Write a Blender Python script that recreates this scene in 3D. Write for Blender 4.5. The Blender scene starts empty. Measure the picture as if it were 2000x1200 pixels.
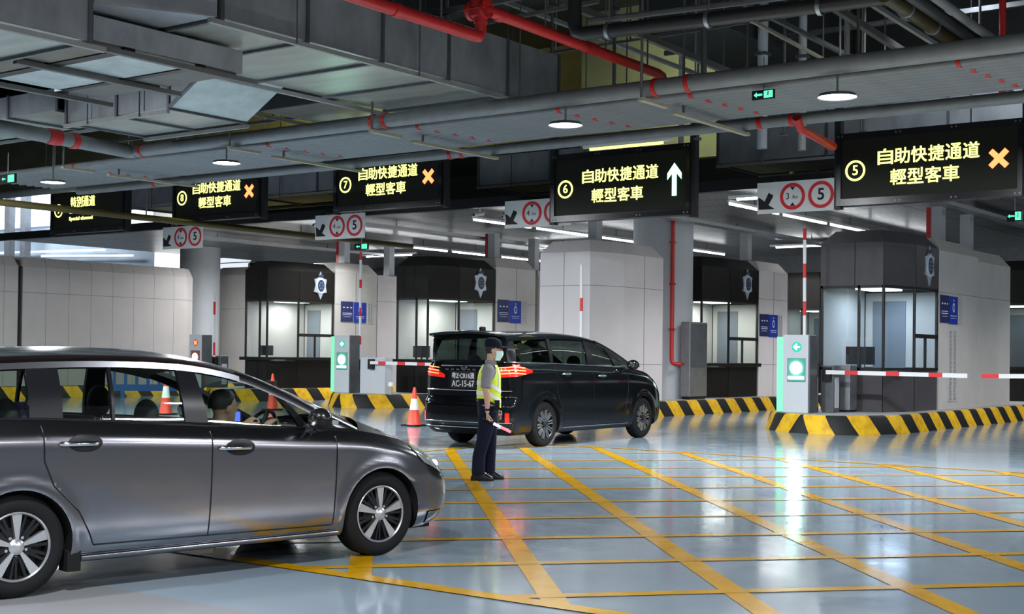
import bpy, bmesh, math, random
from mathutils import Vector, Matrix
random.seed(7)
SC = bpy.context.scene
COL = SC.collection

# ---------------------------------------------------------------- camera
# world: +y runs along the lanes, +x runs across them, z up, metres
F_PX, TH, ROLL, PITCH = 2650.0, math.radians(36.5), 0.012, 0.014
cam = bpy.data.objects.new('camera', bpy.data.cameras.new('camera'))
COL.objects.link(cam)
cam.data.sensor_width = 36.0
cam.data.lens = F_PX / 2000 * 36.0
cam.data.shift_y = (652.9 - 600) / 2000
cam.data.clip_start, cam.data.clip_end = 0.1, 400
_fw = Vector((-math.sin(TH), math.cos(TH), 0)); _rt = Vector((math.cos(TH), math.sin(TH), 0)); _up = Vector((0, 0, 1))
fw = _fw * math.cos(PITCH) + _up * math.sin(PITCH)
up1 = _up * math.cos(PITCH) - _fw * math.sin(PITCH)
rt = _rt * math.cos(ROLL) + up1 * math.sin(ROLL)
up = up1 * math.cos(ROLL) - _rt * math.sin(ROLL)
cam.matrix_world = Matrix(((rt.x, up.x, -fw.x, 0), (rt.y, up.y, -fw.y, 0), (rt.z, up.z, -fw.z, 1.55), (0, 0, 0, 1)))
SC.camera = cam

# ---------------------------------------------------------------- world and light
SC.view_settings.view_transform = 'Standard'
SC.view_settings.look = 'None'
SC.view_settings.exposure = 0.2
SC.view_settings.gamma = 1.0
W = bpy.data.worlds.new('world'); SC.world = W; W.use_nodes = True
W.node_tree.nodes['Background'].inputs[0].default_value = (0.75, 0.85, 1.0, 1)
W.node_tree.nodes['Background'].inputs[1].default_value = 0.11

def area(name, loc, size, power, color=(1, 1, 1), rot=(0, 0, 0), size_y=None, shape=None, spread=None):
    l = bpy.data.lights.new(name, 'AREA'); l.energy = power; l.color = color; l.size = size
    l.shape = shape or ('RECTANGLE' if size_y else 'DISK')
    if size_y: l.size_y = size_y
    if spread: l.spread = spread
    o = bpy.data.objects.new(name, l); o.location = loc; o.rotation_euler = rot; COL.objects.link(o)
    return o

LAMPS = [(-26.2, 18.15), (-20.45, 18.1), (-12.3, 18.0), (-7.72, 18.1)]
for i, (x, y) in enumerate(LAMPS + [(-2.0, 18.1), (-33.0, 14.5)]):  # last spot is an unseen lamp added to brighten the left
    area('highbay_and_fill_light', (x, y, 5.2), 0.5, 640, (0.92, 0.97, 1.0))
for x, y in ((-24, 9.5), (-31.5, 13), (3, -1.5), (7, 12), (1.5, -6.0), (9, 2.0), (-14, -4), (-4.5, 2.6), (-9.5, 0.5)):      # unseen high-bays added to brighten floor, car and left wall
    area('highbay_and_fill_light', (x, y, 6.6), 0.5, 620, (0.92, 0.96, 1.0))
for x, y in ((11.5, 7.0), (12.5, 14.0), (15.0, 21.0)):     # battens beyond the right edge of the picture that shine along the car's flank
    area('batten_and_fill_light', (x, y, 5.0), 0.2, 260, (0.95, 0.97, 1.0), (0, math.radians(25), 0), 5.0)
for x in (-29, -21.5, -14.2, -7.0):                  # battens under the canopy, above the lanes
    for y in (30.5, 37.0, 43.0):
        area('batten_and_fill_light', (x, y, 4.85), 1.6, 150, (0.97, 0.98, 1.0), (0, 0, 0), 3.0, spread=math.radians(125))

for x, y, w, sp in ((-18.0, 40, 90, 125), (-33.3, 31.5, 330, 170), (-33, 37, 200, 170)):  # middle entry has no tube, added to brighten the left column and panels
    area('batten_and_fill_light', (x, y, 4.85), 2.6, w, (0.97, 0.98, 1.0), (0, 0, 0), 1.0, spread=math.radians(sp))

area('batten_and_fill_light', (-44.2, 33.6, 5.6), 1.5, 150, (.95, .97, 1.0), (math.radians(65), 0, 0), .3)  # added without a fixture to brighten the white pier
area('hall_fill_light', (-70, 42, 10.6), 8.0, 1500, (.82, .90, 1.0), (math.radians(70), 0, 0), 2.0)  # unseen lamp added to brighten the hall cladding
area('batten_and_fill_light', (-18.6, 39.3, 4.85), 1.2, 60, (.97, .98, 1.0))  # extra light without a tube, added for the dark far booth

# ---------------------------------------------------------------- materials
MATS = {}
def mat(name, col=(.5, .5, .5), rough=.5, metal=0.0, emit=None, es=1.0, noise=0.0, nscale=3.0, coat=0.0, alpha=None, trans=0.0, spec=None, bump=0.0, stretch=None):
    if name in MATS: return MATS[name]
    m = bpy.data.materials.new(name); m.use_nodes = True
    nt = m.node_tree; b = nt.nodes['Principled BSDF']
    b.inputs['Base Color'].default_value = (*col, 1); b.inputs['Roughness'].default_value = rough
    b.inputs['Metallic'].default_value = metal; b.inputs['Coat Weight'].default_value = coat
    b.inputs['Coat Roughness'].default_value = 0.05
    if spec is not None: b.inputs['Specular IOR Level'].default_value = spec
    if trans: b.inputs['Transmission Weight'].default_value = trans
    if emit:
        b.inputs['Emission Color'].default_value = (*emit, 1); b.inputs['Emission Strength'].default_value = es
    if alpha is not None: b.inputs['Alpha'].default_value = alpha
    if noise or bump:
        tc = nt.nodes.new('ShaderNodeTexCoord'); n = nt.nodes.new('ShaderNodeTexNoise'); n.inputs['Scale'].default_value = nscale
        n.inputs['Detail'].default_value = 5; n.inputs['Roughness'].default_value = .6
        src = tc.outputs['Object']
        if stretch:
            mp = nt.nodes.new('ShaderNodeMapping'); mp.inputs['Scale'].default_value = stretch
            nt.links.new(src, mp.inputs['Vector']); src = mp.outputs['Vector']
        nt.links.new(src, n.inputs['Vector'])
    if noise:
        mx = nt.nodes.new('ShaderNodeMix'); mx.data_type = 'RGBA'
        mr = nt.nodes.new('ShaderNodeMapRange'); mr.inputs['From Min'].default_value = .3; mr.inputs['From Max'].default_value = .7
        nt.links.new(n.outputs['Fac'], mr.inputs['Value']); nt.links.new(mr.outputs['Result'], mx.inputs['Factor'])
        mx.inputs[6].default_value = (*[c * (1 - noise) for c in col], 1); mx.inputs[7].default_value = (*[min(1, c * (1 + noise)) for c in col], 1)
        nt.links.new(mx.outputs[2], b.inputs['Base Color'])
        rr = nt.nodes.new('ShaderNodeMapRange'); rr.inputs['To Min'].default_value = max(.02, rough * (1 - .5 * noise)); rr.inputs['To Max'].default_value = min(1, rough * (1 + .5 * noise))
        nt.links.new(n.outputs['Fac'], rr.inputs['Value']); nt.links.new(rr.outputs['Result'], b.inputs['Roughness'])
    if bump:
        bp = nt.nodes.new('ShaderNodeBump'); bp.inputs['Strength'].default_value = bump; bp.inputs['Distance'].default_value = .02
        nt.links.new(n.outputs['Fac'], bp.inputs['Height']); nt.links.new(bp.outputs['Normal'], b.inputs['Normal'])
    MATS[name] = m
    return m

def glass_mat(name, tint, refl=0.08, dark=0.5, rough=0.02):
    """thin window pane: a tinted see-through layer under a clear reflection"""
    m = bpy.data.materials.new(name); m.use_nodes = True; nt = m.node_tree; nt.nodes.clear()
    out = nt.nodes.new('ShaderNodeOutputMaterial'); mx = nt.nodes.new('ShaderNodeMixShader')
    tr = nt.nodes.new('ShaderNodeBsdfTransparent'); tr.inputs[0].default_value = (*[c * dark for c in tint], 1)
    gl = nt.nodes.new('ShaderNodeBsdfGlossy'); gl.inputs['Roughness'].default_value = rough; gl.inputs['Color'].default_value = (1, 1, 1, 1)
    fr = nt.nodes.new('ShaderNodeLayerWeight'); fr.inputs['Blend'].default_value = .5
    pwn = nt.nodes.new('ShaderNodeMath'); pwn.operation = 'POWER'; pwn.inputs[1].default_value = 4.5; nt.links.new(fr.outputs['Facing'], pwn.inputs[0])
    ad = nt.nodes.new('ShaderNodeMath'); ad.operation = 'MULTIPLY_ADD'; ad.inputs[1].default_value = .9; ad.inputs[2].default_value = refl
    nt.links.new(pwn.outputs[0], ad.inputs[0]); nt.links.new(ad.outputs[0], mx.inputs[0])
    nt.links.new(tr.outputs[0], mx.inputs[1]); nt.links.new(gl.outputs[0], mx.inputs[2]); nt.links.new(mx.outputs[0], out.inputs[0])
    MATS[name] = m
    return m

def panel_mat(name, col, rough, pitch, seam=.012, axis='X', rows=(), noise=.05, metal=0.0):
    """cladding with vertical joints every `pitch` m along object x/y and level joints at the given heights"""
    m = mat(name, col, rough, metal, noise=noise, nscale=1.2)
    nt = m.node_tree; b = nt.nodes['Principled BSDF']; base = b.inputs['Base Color'].links[0].from_socket
    tc = nt.nodes.new('ShaderNodeTexCoord'); sp = nt.nodes.new('ShaderNodeSeparateXYZ'); nt.links.new(tc.outputs['Object'], sp.inputs[0])
    def M(op, a, bb=None, c=None):
        n = nt.nodes.new('ShaderNodeMath'); n.operation = op
        for i, v in enumerate((a, bb, c)):
            if v is None: continue
            if isinstance(v, (int, float)): n.inputs[i].default_value = v
            else: nt.links.new(v, n.inputs[i])
        return n.outputs[0]
    fac = None
    if pitch:
        src = sp.outputs['XYZ'.index(axis)]
        d = M('ABSOLUTE', M('SUBTRACT', M('FRACT', M('DIVIDE', src, pitch)), .5))
        fac = M('GREATER_THAN', d, .5 - seam / pitch / 2)
    for z in rows:
        f = M('LESS_THAN', M('ABSOLUTE', M('SUBTRACT', sp.outputs[2], z)), seam / 2)
        fac = f if fac is None else M('MAXIMUM', fac, f)
    mx = nt.nodes.new('ShaderNodeMix'); mx.data_type = 'RGBA'; nt.links.new(fac, mx.inputs['Factor']); nt.links.new(base, mx.inputs[6])
    mx.inputs[7].default_value = (*[c * .28 for c in col], 1); nt.links.new(mx.outputs[2], b.inputs['Base Color'])
    return m

mat('paint_black', (.008, .008, .010), .25, spec=.3)
mat('rubber', (.010, .010, .011), .8, spec=.2)
mat('plastic_black', (.015, .015, .017), .45, spec=.25)
mat('steel', (.42, .44, .46), .35, .9, noise=.12, nscale=4)
mat('steel_dark', (.16, .17, .18), .45, .7, noise=.15, nscale=4)
mat('galv', (.36, .39, .42), .42, .45, noise=.22, nscale=2.2, stretch=(1, 1, .5))
mat('galv_rail', (.36, .37, .36), .5, .35, noise=.1)
mat('rod_grey', (.15, .15, .145), .5, .4)
mat('duct_under', (.46, .49, .44), .30, .55, noise=.2, nscale=1.6, stretch=(.4, 2, 1))
mat('duct_brown', (.22, .19, .14), .55, .2, noise=.15)
mat('duct_pale', (.55, .62, .60), .45, .3, noise=.15)
mat('duct_under_brown', (.16, .15, .13), .5, .3, noise=.15)
mat('pipe_grey', (.20, .212, .215), .48, .15, noise=.10, nscale=5)
mat('pipe_dark', (.03, .03, .03), .35, .1)
mat('pipe_yellow_lit', (.075, .06, .02), .35, .5)  # dark pipe with yellow light put into its colour
mat('bracket_pale', (.40, .38, .28), .5, .2)
mat('red_paint', (.52, .02, .02), .4, noise=.08)
mat('red_signal', (.72, .03, .04), .45)
mat('white_paint', (.80, .80, .80), .45)
mat('concrete', (.40, .42, .43), .7, noise=.08, nscale=1.5)
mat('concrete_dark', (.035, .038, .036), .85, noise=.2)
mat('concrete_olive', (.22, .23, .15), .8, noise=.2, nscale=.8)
mat('column_paint', (.48, .51, .54), .55, noise=.06, nscale=1.0)
mat('lamp_glow', (1, 1, 1), .5, emit=(.95, .98, 1), es=25)
mat('tube_glow', (1, 1, 1), .5, emit=(.94, .98, 1), es=9)
mat('tube_yellow', (1, .9, .3), .5, emit=(1, .85, .22), es=1.6)
mat('led_yellow', (.2, .2, .02), .5, emit=(.97, 1, .24), es=2.0)
mat('led_red', (.2, .02, .02), .5, emit=(1, .20, .06), es=3.0)
mat('led_green', (.02, .2, .1), .5, emit=(.35, 1, .62), es=3.0)
mat('led_screen', (.014, .015, .011), .5, spec=.15)
mat('exit_green', (.02, .2, .1), .5, emit=(.1, .9, .45), es=1.4)
mat('white_glow', (.9, .9, .9), .5, emit=(.85, 1, .92), es=2)
mat('kiosk_lamp', (.9, .95, .9), .5, emit=(.55, 1, .78), es=26)
mat('green_strip', (.2, .6, .4), .4, emit=(.13, .62, .30), es=.7)
mat('sign_white', (.78, .78, .76), .4)
mat('sign_black', (.012, .012, .012), .5)
mat('poster_navy', (.03, .035, .12), .35)
mat('poster_blue', (.02, .05, .36), .35)
mat('poster_ink', (.62, .66, .78), .5)
mat('crest_silver', (.55, .62, .70), .35, .5)
mat('crest_pale', (.62, .68, .74), .4)
mat('crest_navy', (.03, .05, .10), .4)
mat('kiosk_grey', (.55, .58, .62), .4, .1)
mat('skin', (.52, .31, .22), .55)
mat('hair', (.012, .010, .009), .6)
mat('navy_cloth', (.007, .009, .020), .9, noise=.15, nscale=8, spec=.15)
mat('grey_cloth', (.20, .20, .215), .85, noise=.08, nscale=8)
mat('hi_vis', (.62, .78, .03), .6, emit=(.62, .8, .02), es=.0)
mat('reflective', (.75, .77, .76), .35)
mat('mask_paper', (.62, .82, .78), .8)
mat('interior', (.018, .018, .02), .7)
mat('seat_cloth', (.03, .03, .033), .85)
mat('silver_car', (.25, .25, .275), .2, 1.0, coat=.5)
mat('black_car', (.004, .005, .006), .08, .0, spec=.4)
mat('chrome', (.75, .76, .78), .12, 1.0)
mat('alloy', (.62, .63, .65), .3, .85)
mat('alloy_dark', (.015, .015, .017), .4, .5)
mat('lamp_red', (.35, .008, .008), .2, emit=(1, .02, .01), es=.55, coat=1)
mat('lamp_hot', (.9, .3, .1), .2, emit=(1, .22, .07), es=2.6)
mat('headlight_lens', (.55, .58, .6), .08, .6, coat=1)
mat('headlight_dark', (.03, .03, .032), .15, .3, coat=1)
mat('cone_orange', (.75, .06, .03), .5)
mat('booth_inner', (.62, .61, .56), .7)
mat('booth_door', (.20, .23, .26), .5)
mat('booth_inner_glow', (.80, .79, .72), .7)
mat('frame_dark', (.03, .028, .027), .4, .4)
mat('blue_plastic', (.02, .12, .38), .45)
mat('daylight', (.9, .95, 1), .5, emit=(.80, .88, 1.0), es=1.15)
mat('daylight_dim', (.5, .6, .7), .5, emit=(.42, .52, .62), es=.55)
mat('white_glow_soft', (.9, .92, .9), .2, emit=(1, 1, .95), es=.35)
mat('baton_white', (.8, .8, .9), .3, emit=(.72, .72, 1), es=1.8); mat('baton_red', (.8, .1, .1), .3, emit=(1, .12, .14), es=2.2)
mat('shirt_dark', (.035, .033, .04), .85)
mat('phone_blue', (.05, .08, .5), .3, emit=(.10, .16, 1), es=1.5)
mat('bag_purple', (.08, .06, .16), .8)
mat('kiosk_disc_green', (.02, .35, .25), .4, emit=(.02, .5, .35), es=.6)
mat('kiosk_disc_red', (.3, .1, .08), .4, emit=(.5, .08, .04), es=.5)
mat('kiosk_panel_green', (.10, .34, .28), .4)
mat('kiosk_panel_red', (.22, .08, .10), .4)
mat('amber_glow', (.9, .6, .3), .4, emit=(1, .62, .22), es=4)
mat('clad_pale', (.50, .49, .48), .5)
glass_mat('car_glass', (.85, .95, .88), .05, .82)
glass_mat('van_glass', (.60, .72, .65), .05, .42)
glass_mat('screen_glass', (.80, .88, .90), .05, .8)
glass_mat('booth_glass', (.86, .93, .98), .07, .9)

# ---------------------------------------------------------------- mesh helpers
class MB:
    """collects shapes; build() links them as ONE mesh object"""
    def __init__(s): s.v, s.f, s.m, s.mats, s.uv = [], [], [], [], {}
    def mi(s, m):
        if m not in s.mats: s.mats.append(m)
        return s.mats.index(m)
    def add(s, vs, fs, m):
        o = len(s.v); s.v += [tuple(v) for v in vs]; k = s.mi(m)
        for f in fs: s.f.append(tuple(i + o for i in f)); s.m.append(k)
        return s
    def box(s, x0, x1, y0, y1, z0, z1, m, rot=None):
        vs = [(x, y, z) for z in (z0, z1) for y in (y0, y1) for x in (x0, x1)]
        if rot is not None:
            c = Vector(((x0 + x1) / 2, (y0 + y1) / 2, (z0 + z1) / 2)); vs = [c + rot @ (Vector(v) - c) for v in vs]
        return s.add(vs, [(0, 2, 3, 1), (4, 5, 7, 6), (0, 1, 5, 4), (2, 6, 7, 3), (0, 4, 6, 2), (1, 3, 7, 5)], m)
    def bar(s, a, b, w, h, m):
        a, b = Vector(a), Vector(b); d = (b - a).normalized()
        u = Vector((0, 0, 1)) if abs(d.z) < .95 else Vector((0, 1, 0))
        r = d.cross(u).normalized(); u = r.cross(d)
        vs = [p + r * (i * w / 2) + u * (j * h / 2) for p in (a, b) for j in (-1, 1) for i in (-1, 1)]
        return s.add(vs, [(0, 1, 3, 2), (4, 6, 7, 5), (0, 4, 5, 1), (2, 3, 7, 6), (0, 2, 6, 4), (1, 5, 7, 3)], m)
    def tube(s, pts, r, m, seg=12, caps=True, flat=1.0):
        pts = [Vector(p) for p in pts]; n = len(pts); rs = r if isinstance(r, (list, tuple)) else [r] * n
        vs, prev = [], None
        for i, p in enumerate(pts):
            d = (pts[min(i + 1, n - 1)] - pts[max(i - 1, 0)]).normalized()
            if prev is None:
                u = Vector((0, 0, 1)) if abs(d.z) < .9 else Vector((1, 0, 0)); a = d.cross(u).normalized()
            else: a = (prev - d * prev.dot(d)).normalized()
            prev = a; b = d.cross(a)
            vs += [p + (a * math.cos(2 * math.pi * k / seg) + b * flat * math.sin(2 * math.pi * k / seg)) * rs[i] for k in range(seg)]
        fs = [(i * seg + k, i * seg + (k + 1) % seg, (i + 1) * seg + (k + 1) % seg, (i + 1) * seg + k) for i in range(n - 1) for k in range(seg)]
        if caps: fs += [tuple(range(seg - 1, -1, -1)), tuple((n - 1) * seg + k for k in range(seg))]
        return s.add(vs, fs, m)
    def lathe(s, prof, m, M=None, seg=32, caps=False):
        """prof: (radius, height) revolved about z, then moved by matrix M"""
        vs = [(r * math.cos(2 * math.pi * k / seg), r * math.sin(2 * math.pi * k / seg), h) for r, h in prof for k in range(seg)]
        if M is not None: vs = [M @ Vector(v) for v in vs]
        n = len(prof)
        fs = [(i * seg + k, i * seg + (k + 1) % seg, (i + 1) * seg + (k + 1) % seg, (i + 1) * seg + k) for i in range(n - 1) for k in range(seg)]
        if caps: fs += [tuple(range(seg - 1, -1, -1)), tuple((n - 1) * seg + k for k in range(seg))]
        return s.add(vs, fs, m)
    def prism(s, poly, lo, hi, m, M=None):
        """polygon (x, y) extruded from z=lo to z=hi, then moved by M"""
        n = len(poly); vs = [(x, y, lo) for x, y in poly] + [(x, y, hi) for x, y in poly]
        if M is not None: vs = [M @ Vector(v) for v in vs]
        return s.add(vs, [tuple(range(n - 1, -1, -1)), tuple(range(n, 2 * n))] + [(i, (i + 1) % n, n + (i + 1) % n, n + i) for i in range(n)], m)
    def grid(s, rows, m, close=False):
        nr, nc = len(rows), len(rows[0]); vs = [p for r in rows for p in r]
        fs = [(i * nc + j, i * nc + (j + 1) % nc, (i + 1) * nc + (j + 1) % nc, (i + 1) * nc + j) for i in range(nr - 1) for j in range(nc if close else nc - 1)]
        return s.add(vs, fs, m)
    def ball(s, c, r, m, seg=16, rings=10, M=None):
        rx, ry, rz = r if isinstance(r, (list, tuple)) else (r, r, r); rows = []
        for i in range(rings + 1):
            t = math.pi * i / rings
            row = [Vector((rx * math.sin(t) * math.cos(2 * math.pi * k / seg), ry * math.sin(t) * math.sin(2 * math.pi * k / seg), rz * math.cos(t))) for k in range(seg)]
            if M is not None: row = [M @ p for p in row]
            rows.append([p + Vector(c) for p in row])
        return s.grid(rows, m, True)
    def build(s, name, parent=None, smooth=None, bevel=0, kind=None, loc=None):
        me = bpy.data.meshes.new(name); me.from_pydata(s.v, [], s.f)
        for m in s.mats: me.materials.append(MATS[m])
        for p, k in zip(me.polygons, s.m): p.material_index = k
        bm = bmesh.new(); bm.from_mesh(me); bmesh.ops.remove_doubles(bm, verts=bm.verts, dist=1e-5)
        bmesh.ops.recalc_face_normals(bm, faces=bm.faces); bm.to_mesh(me); bm.free()
        o = bpy.data.objects.new(name, me); COL.objects.link(o)
        if smooth is not None:
            me.polygons.foreach_set('use_smooth', [True] * len(me.polygons))
            me.set_sharp_from_angle(angle=math.radians(smooth))
        if bevel:
            b = o.modifiers.new('bevel', 'BEVEL'); b.width = bevel; b.segments = 2; b.limit_method = 'ANGLE'; b.angle_limit = math.radians(40)
        if parent: o.parent = parent
        if kind: o['kind'] = kind
        if loc: o.location = loc
        return o

def thing(name, label, cat, loc=(0, 0, 0), rz=0.0, group=None):
    o = bpy.data.objects.new(name, None); COL.objects.link(o); o.empty_display_size = .2
    o.location = loc; o.rotation_euler = (0, 0, rz); o['label'] = label; o['category'] = cat; o['kind'] = 'thing'
    if group: o['group'] = group
    return o
def tag(o, label, cat, group=None):
    o['label'] = label; o['category'] = cat; o['kind'] = 'thing'
    if group: o['group'] = group
    return o

def text_mb(mb, s, size, m, M, depth=.004, align='CENTER', bold=0.0, fit=None):
    cu = bpy.data.curves.new('lettering', 'FONT'); cu.body = s; cu.size = size; cu.align_x = align; cu.align_y = 'CENTER'
    cu.extrude = depth; cu.resolution_u = 3
    o = bpy.data.objects.new('lettering', cu); COL.objects.link(o)
    dg = bpy.context.evaluated_depsgraph_get(); me = bpy.data.meshes.new_from_object(o.evaluated_get(dg))
    vs = [v.co.copy() for v in me.vertices]
    if fit and vs:
        x0, x1 = min(v.x for v in vs), max(v.x for v in vs); y0, y1 = min(v.y for v in vs), max(v.y for v in vs)
        vs = [Vector(((v.x - (x0 + x1) / 2) * fit[0] / (x1 - x0), (v.y - (y0 + y1) / 2) * fit[1] / (y1 - y0), v.z)) for v in vs]
    fs = [tuple(p.vertices) for p in me.polygons]
    for i, (dx, dy) in enumerate(((-1, -1), (1, -1), (1, 1), (-1, 1)) if bold else ((0, 0),)):    # heavier strokes: the outline laid four times
        mb.add([M @ (v + Vector((dx * bold, dy * bold, i * .0004))) for v in vs], fs, m)
    bpy.data.objects.remove(o); bpy.data.curves.remove(cu); bpy.data.meshes.remove(me)

def T(x, y, z): return Matrix.Translation((x, y, z))
def R(a, ax): return Matrix.Rotation(a, 4, ax)
FRONT = R(math.pi / 2, 'X')                    # text plane (x right, y up) -> faces -y
SIDE = R(math.pi / 2, 'Z') @ R(math.pi / 2, 'X')   # text plane -> faces +x, reads along +y
def ring_poly(mb, cx, cz, r0, r1, y0, y1, m, seg=40, M=None):
    """flat ring in the local x-z plane, thickness y0..y1"""
    vs, fs = [], []
    for k in range(seg):
        a = 2 * math.pi * k / seg; c, s_ = math.cos(a), math.sin(a)
        vs += [(cx + r0 * c, y0, cz + r0 * s_), (cx + r1 * c, y0, cz + r1 * s_), (cx + r1 * c, y1, cz + r1 * s_), (cx + r0 * c, y1, cz + r0 * s_)]
    for k in range(seg):
        a, b = k * 4, ((k + 1) % seg) * 4
        for i in range(4): fs.append((a + i, a + (i + 1) % 4, b + (i + 1) % 4, b + i))
    if M is not None: vs = [M @ Vector(v) for v in vs]
    mb.add(vs, fs, m)
def disc(mb, cx, cz, r, y0, y1, m, seg=32, M=None):
    mb.prism([(cx + r * math.cos(2 * math.pi * k / seg), cz + r * math.sin(2 * math.pi * k / seg)) for k in range(seg)], -y1, -y0, m, (M or Matrix()) @ FRONT)
def lerp(a, b, t): return a + (b - a) * t
def pw(pts, x):
    """piecewise linear lookup"""
    if x <= pts[0][0]: return pts[0][1]
    for (a, b), (c, d) in zip(pts, pts[1:]):
        if x <= c: return b + (d - b) * (x - a) / (c - a)
    return pts[-1][1]
def pws(pts, x):
    """smooth (Catmull-Rom) lookup"""
    n = len(pts)
    if x <= pts[0][0]: return pts[0][1]
    if x >= pts[-1][0]: return pts[-1][1]
    for i in range(n - 1):
        if x <= pts[i + 1][0]:
            x0, y0 = pts[i]; x1, y1 = pts[i + 1]; h = x1 - x0; t = (x - x0) / h
            m0 = (y1 - (pts[i - 1][1] if i else y0)) / (x1 - (pts[i - 1][0] if i else x0)) * h
            m1 = ((pts[i + 2][1] if i + 2 < n else y1) - y0) / ((pts[i + 2][0] if i + 2 < n else x1) - x0) * h
            return (2*t**3-3*t**2+1)*y0 + (t**3-2*t**2+t)*m0 + (-2*t**3+3*t**2)*y1 + (t**3-t**2)*m1
# ================================================================ setting
def floor_material():
    m = mat('floor_epoxy', (.36, .43, .47), .2, spec=.4); nt = m.node_tree; b = nt.nodes['Principled BSDF']
    tc = nt.nodes.new('ShaderNodeTexCoord')
    n1 = nt.nodes.new('ShaderNodeTexNoise'); n1.inputs['Scale'].default_value = .35; n1.inputs['Detail'].default_value = 6
    n2 = nt.nodes.new('ShaderNodeTexNoise'); n2.inputs['Scale'].default_value = 2.2; n2.inputs['Detail'].default_value = 8; n2.inputs['Roughness'].default_value = .7
    for n in (n1, n2): nt.links.new(tc.outputs['Object'], n.inputs['Vector'])
    r1 = nt.nodes.new('ShaderNodeValToRGB'); r1.color_ramp.elements[0].position = .35; r1.color_ramp.elements[1].position = .68
    r1.color_ramp.elements[0].color = (.175, .225, .27, 1); r1.color_ramp.elements[1].color = (.24, .295, .345, 1)
    nt.links.new(n1.outputs['Fac'], r1.inputs['Fac'])
    # bare concrete beyond the edge of the coating, nearest the camera
    sp = nt.nodes.new('ShaderNodeSeparateXYZ'); nt.links.new(tc.outputs['Object'], sp.inputs[0])
    lin = nt.nodes.new('ShaderNodeMath'); lin.operation = 'MULTIPLY_ADD'; lin.inputs[1].default_value = 1.0; lin.inputs[2].default_value = -5.55
    nt.links.new(sp.outputs[1], lin.inputs[0])
    st = nt.nodes.new('ShaderNodeMath'); st.operation = 'LESS_THAN'; st.inputs[1].default_value = 0.0; nt.links.new(lin.outputs[0], st.inputs[0])
    mx = nt.nodes.new('ShaderNodeMix'); mx.data_type = 'RGBA'; nt.links.new(st.outputs[0], mx.inputs['Factor']); nt.links.new(r1.outputs[0], mx.inputs[6]); mx.inputs[7].default_value = (.25, .255, .265, 1)
    nt.links.new(mx.outputs[2], b.inputs['Base Color'])
    rr = nt.nodes.new('ShaderNodeMapRange'); rr.inputs['From Min'].default_value = .3; rr.inputs['From Max'].default_value = .7; rr.inputs['To Min'].default_value = .07; rr.inputs['To Max'].default_value = .17
    nt.links.new(n2.outputs['Fac'], rr.inputs['Value']); nt.links.new(rr.outputs[0], b.inputs['Roughness'])
    bp = nt.nodes.new('ShaderNodeBump'); bp.inputs['Strength'].default_value = .03; bp.inputs['Distance'].default_value = .02
    nt.links.new(n2.outputs['Fac'], bp.inputs['Height']); nt.links.new(bp.outputs['Normal'], b.inputs['Normal'])
floor_material()
MB().box(-85, 25, -20, 70, -.2, 0, 'floor_epoxy').build('floor', kind='structure')

def hatch():
    m = mat('line_yellow', (.50, .265, .004), .14, spec=.35, noise=.18, nscale=3)
    mb = MB(); X0, X1, Y0, Y1 = -13.7, 4.0, 6.88, 19.0
    def strip(a, b, w, h=.004):
        a, b = Vector((*a, 0)), Vector((*b, 0)); d = (b - a).normalized(); n = Vector((-d.y, d.x, 0)) * w / 2
        z = Vector((0, 0, h)); mb.add([a - n + z, b - n + z, b + n + z, a + n + z], [(0, 1, 2, 3)], 'line_yellow')
    def clip(nx, ny, c):
        pts = []
        for x in (X0, X1):
            y = (c - nx * x) / ny
            if Y0 <= y <= Y1: pts.append((x, y))
        for y in (Y0, Y1):
            x = (c - ny * y) / nx
            if X0 < x < X1: pts.append((x, y))
        return pts[:2] if len(pts) >= 2 else None
    for k in range(-6, 14):
        p = clip(.743, .669, 1.10 + 1.226 * k)
        if p: strip(*p, .17)
    for k in range(-8, 12):
        p = clip(-.743, .669, 8.45 + 1.335 * k)
        if p: strip(*p, .13, .0055)
    strip((X0, Y0), (X1, Y0), .16, .007); strip((X0, Y1), (X1, Y1), .13, .007); strip((X0, Y0), (X0, Y1), .15, .0085); strip((X1, Y0), (X1, Y1), .15, .0085)
    mb.build('floor_markings', kind='structure')
hatch()

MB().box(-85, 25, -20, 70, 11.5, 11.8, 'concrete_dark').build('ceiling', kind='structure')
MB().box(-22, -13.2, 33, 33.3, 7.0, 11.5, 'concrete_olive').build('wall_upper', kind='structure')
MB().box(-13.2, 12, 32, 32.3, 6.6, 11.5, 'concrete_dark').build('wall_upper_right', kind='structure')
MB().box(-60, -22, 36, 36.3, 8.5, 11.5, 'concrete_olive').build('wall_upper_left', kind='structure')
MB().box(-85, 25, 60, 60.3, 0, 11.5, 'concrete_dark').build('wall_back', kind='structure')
mb = MB(); mb.box(-15.2, -13.2, 25, 31.9, 8.4, 11.5, 'concrete_dark'); mb.build('trim_1', kind='structure')
mb = MB(); mb.box(-60, 12, 24.6, 25.4, 9.6, 11.5, 'concrete_dark'); mb.build('trim_2', kind='structure')

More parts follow.
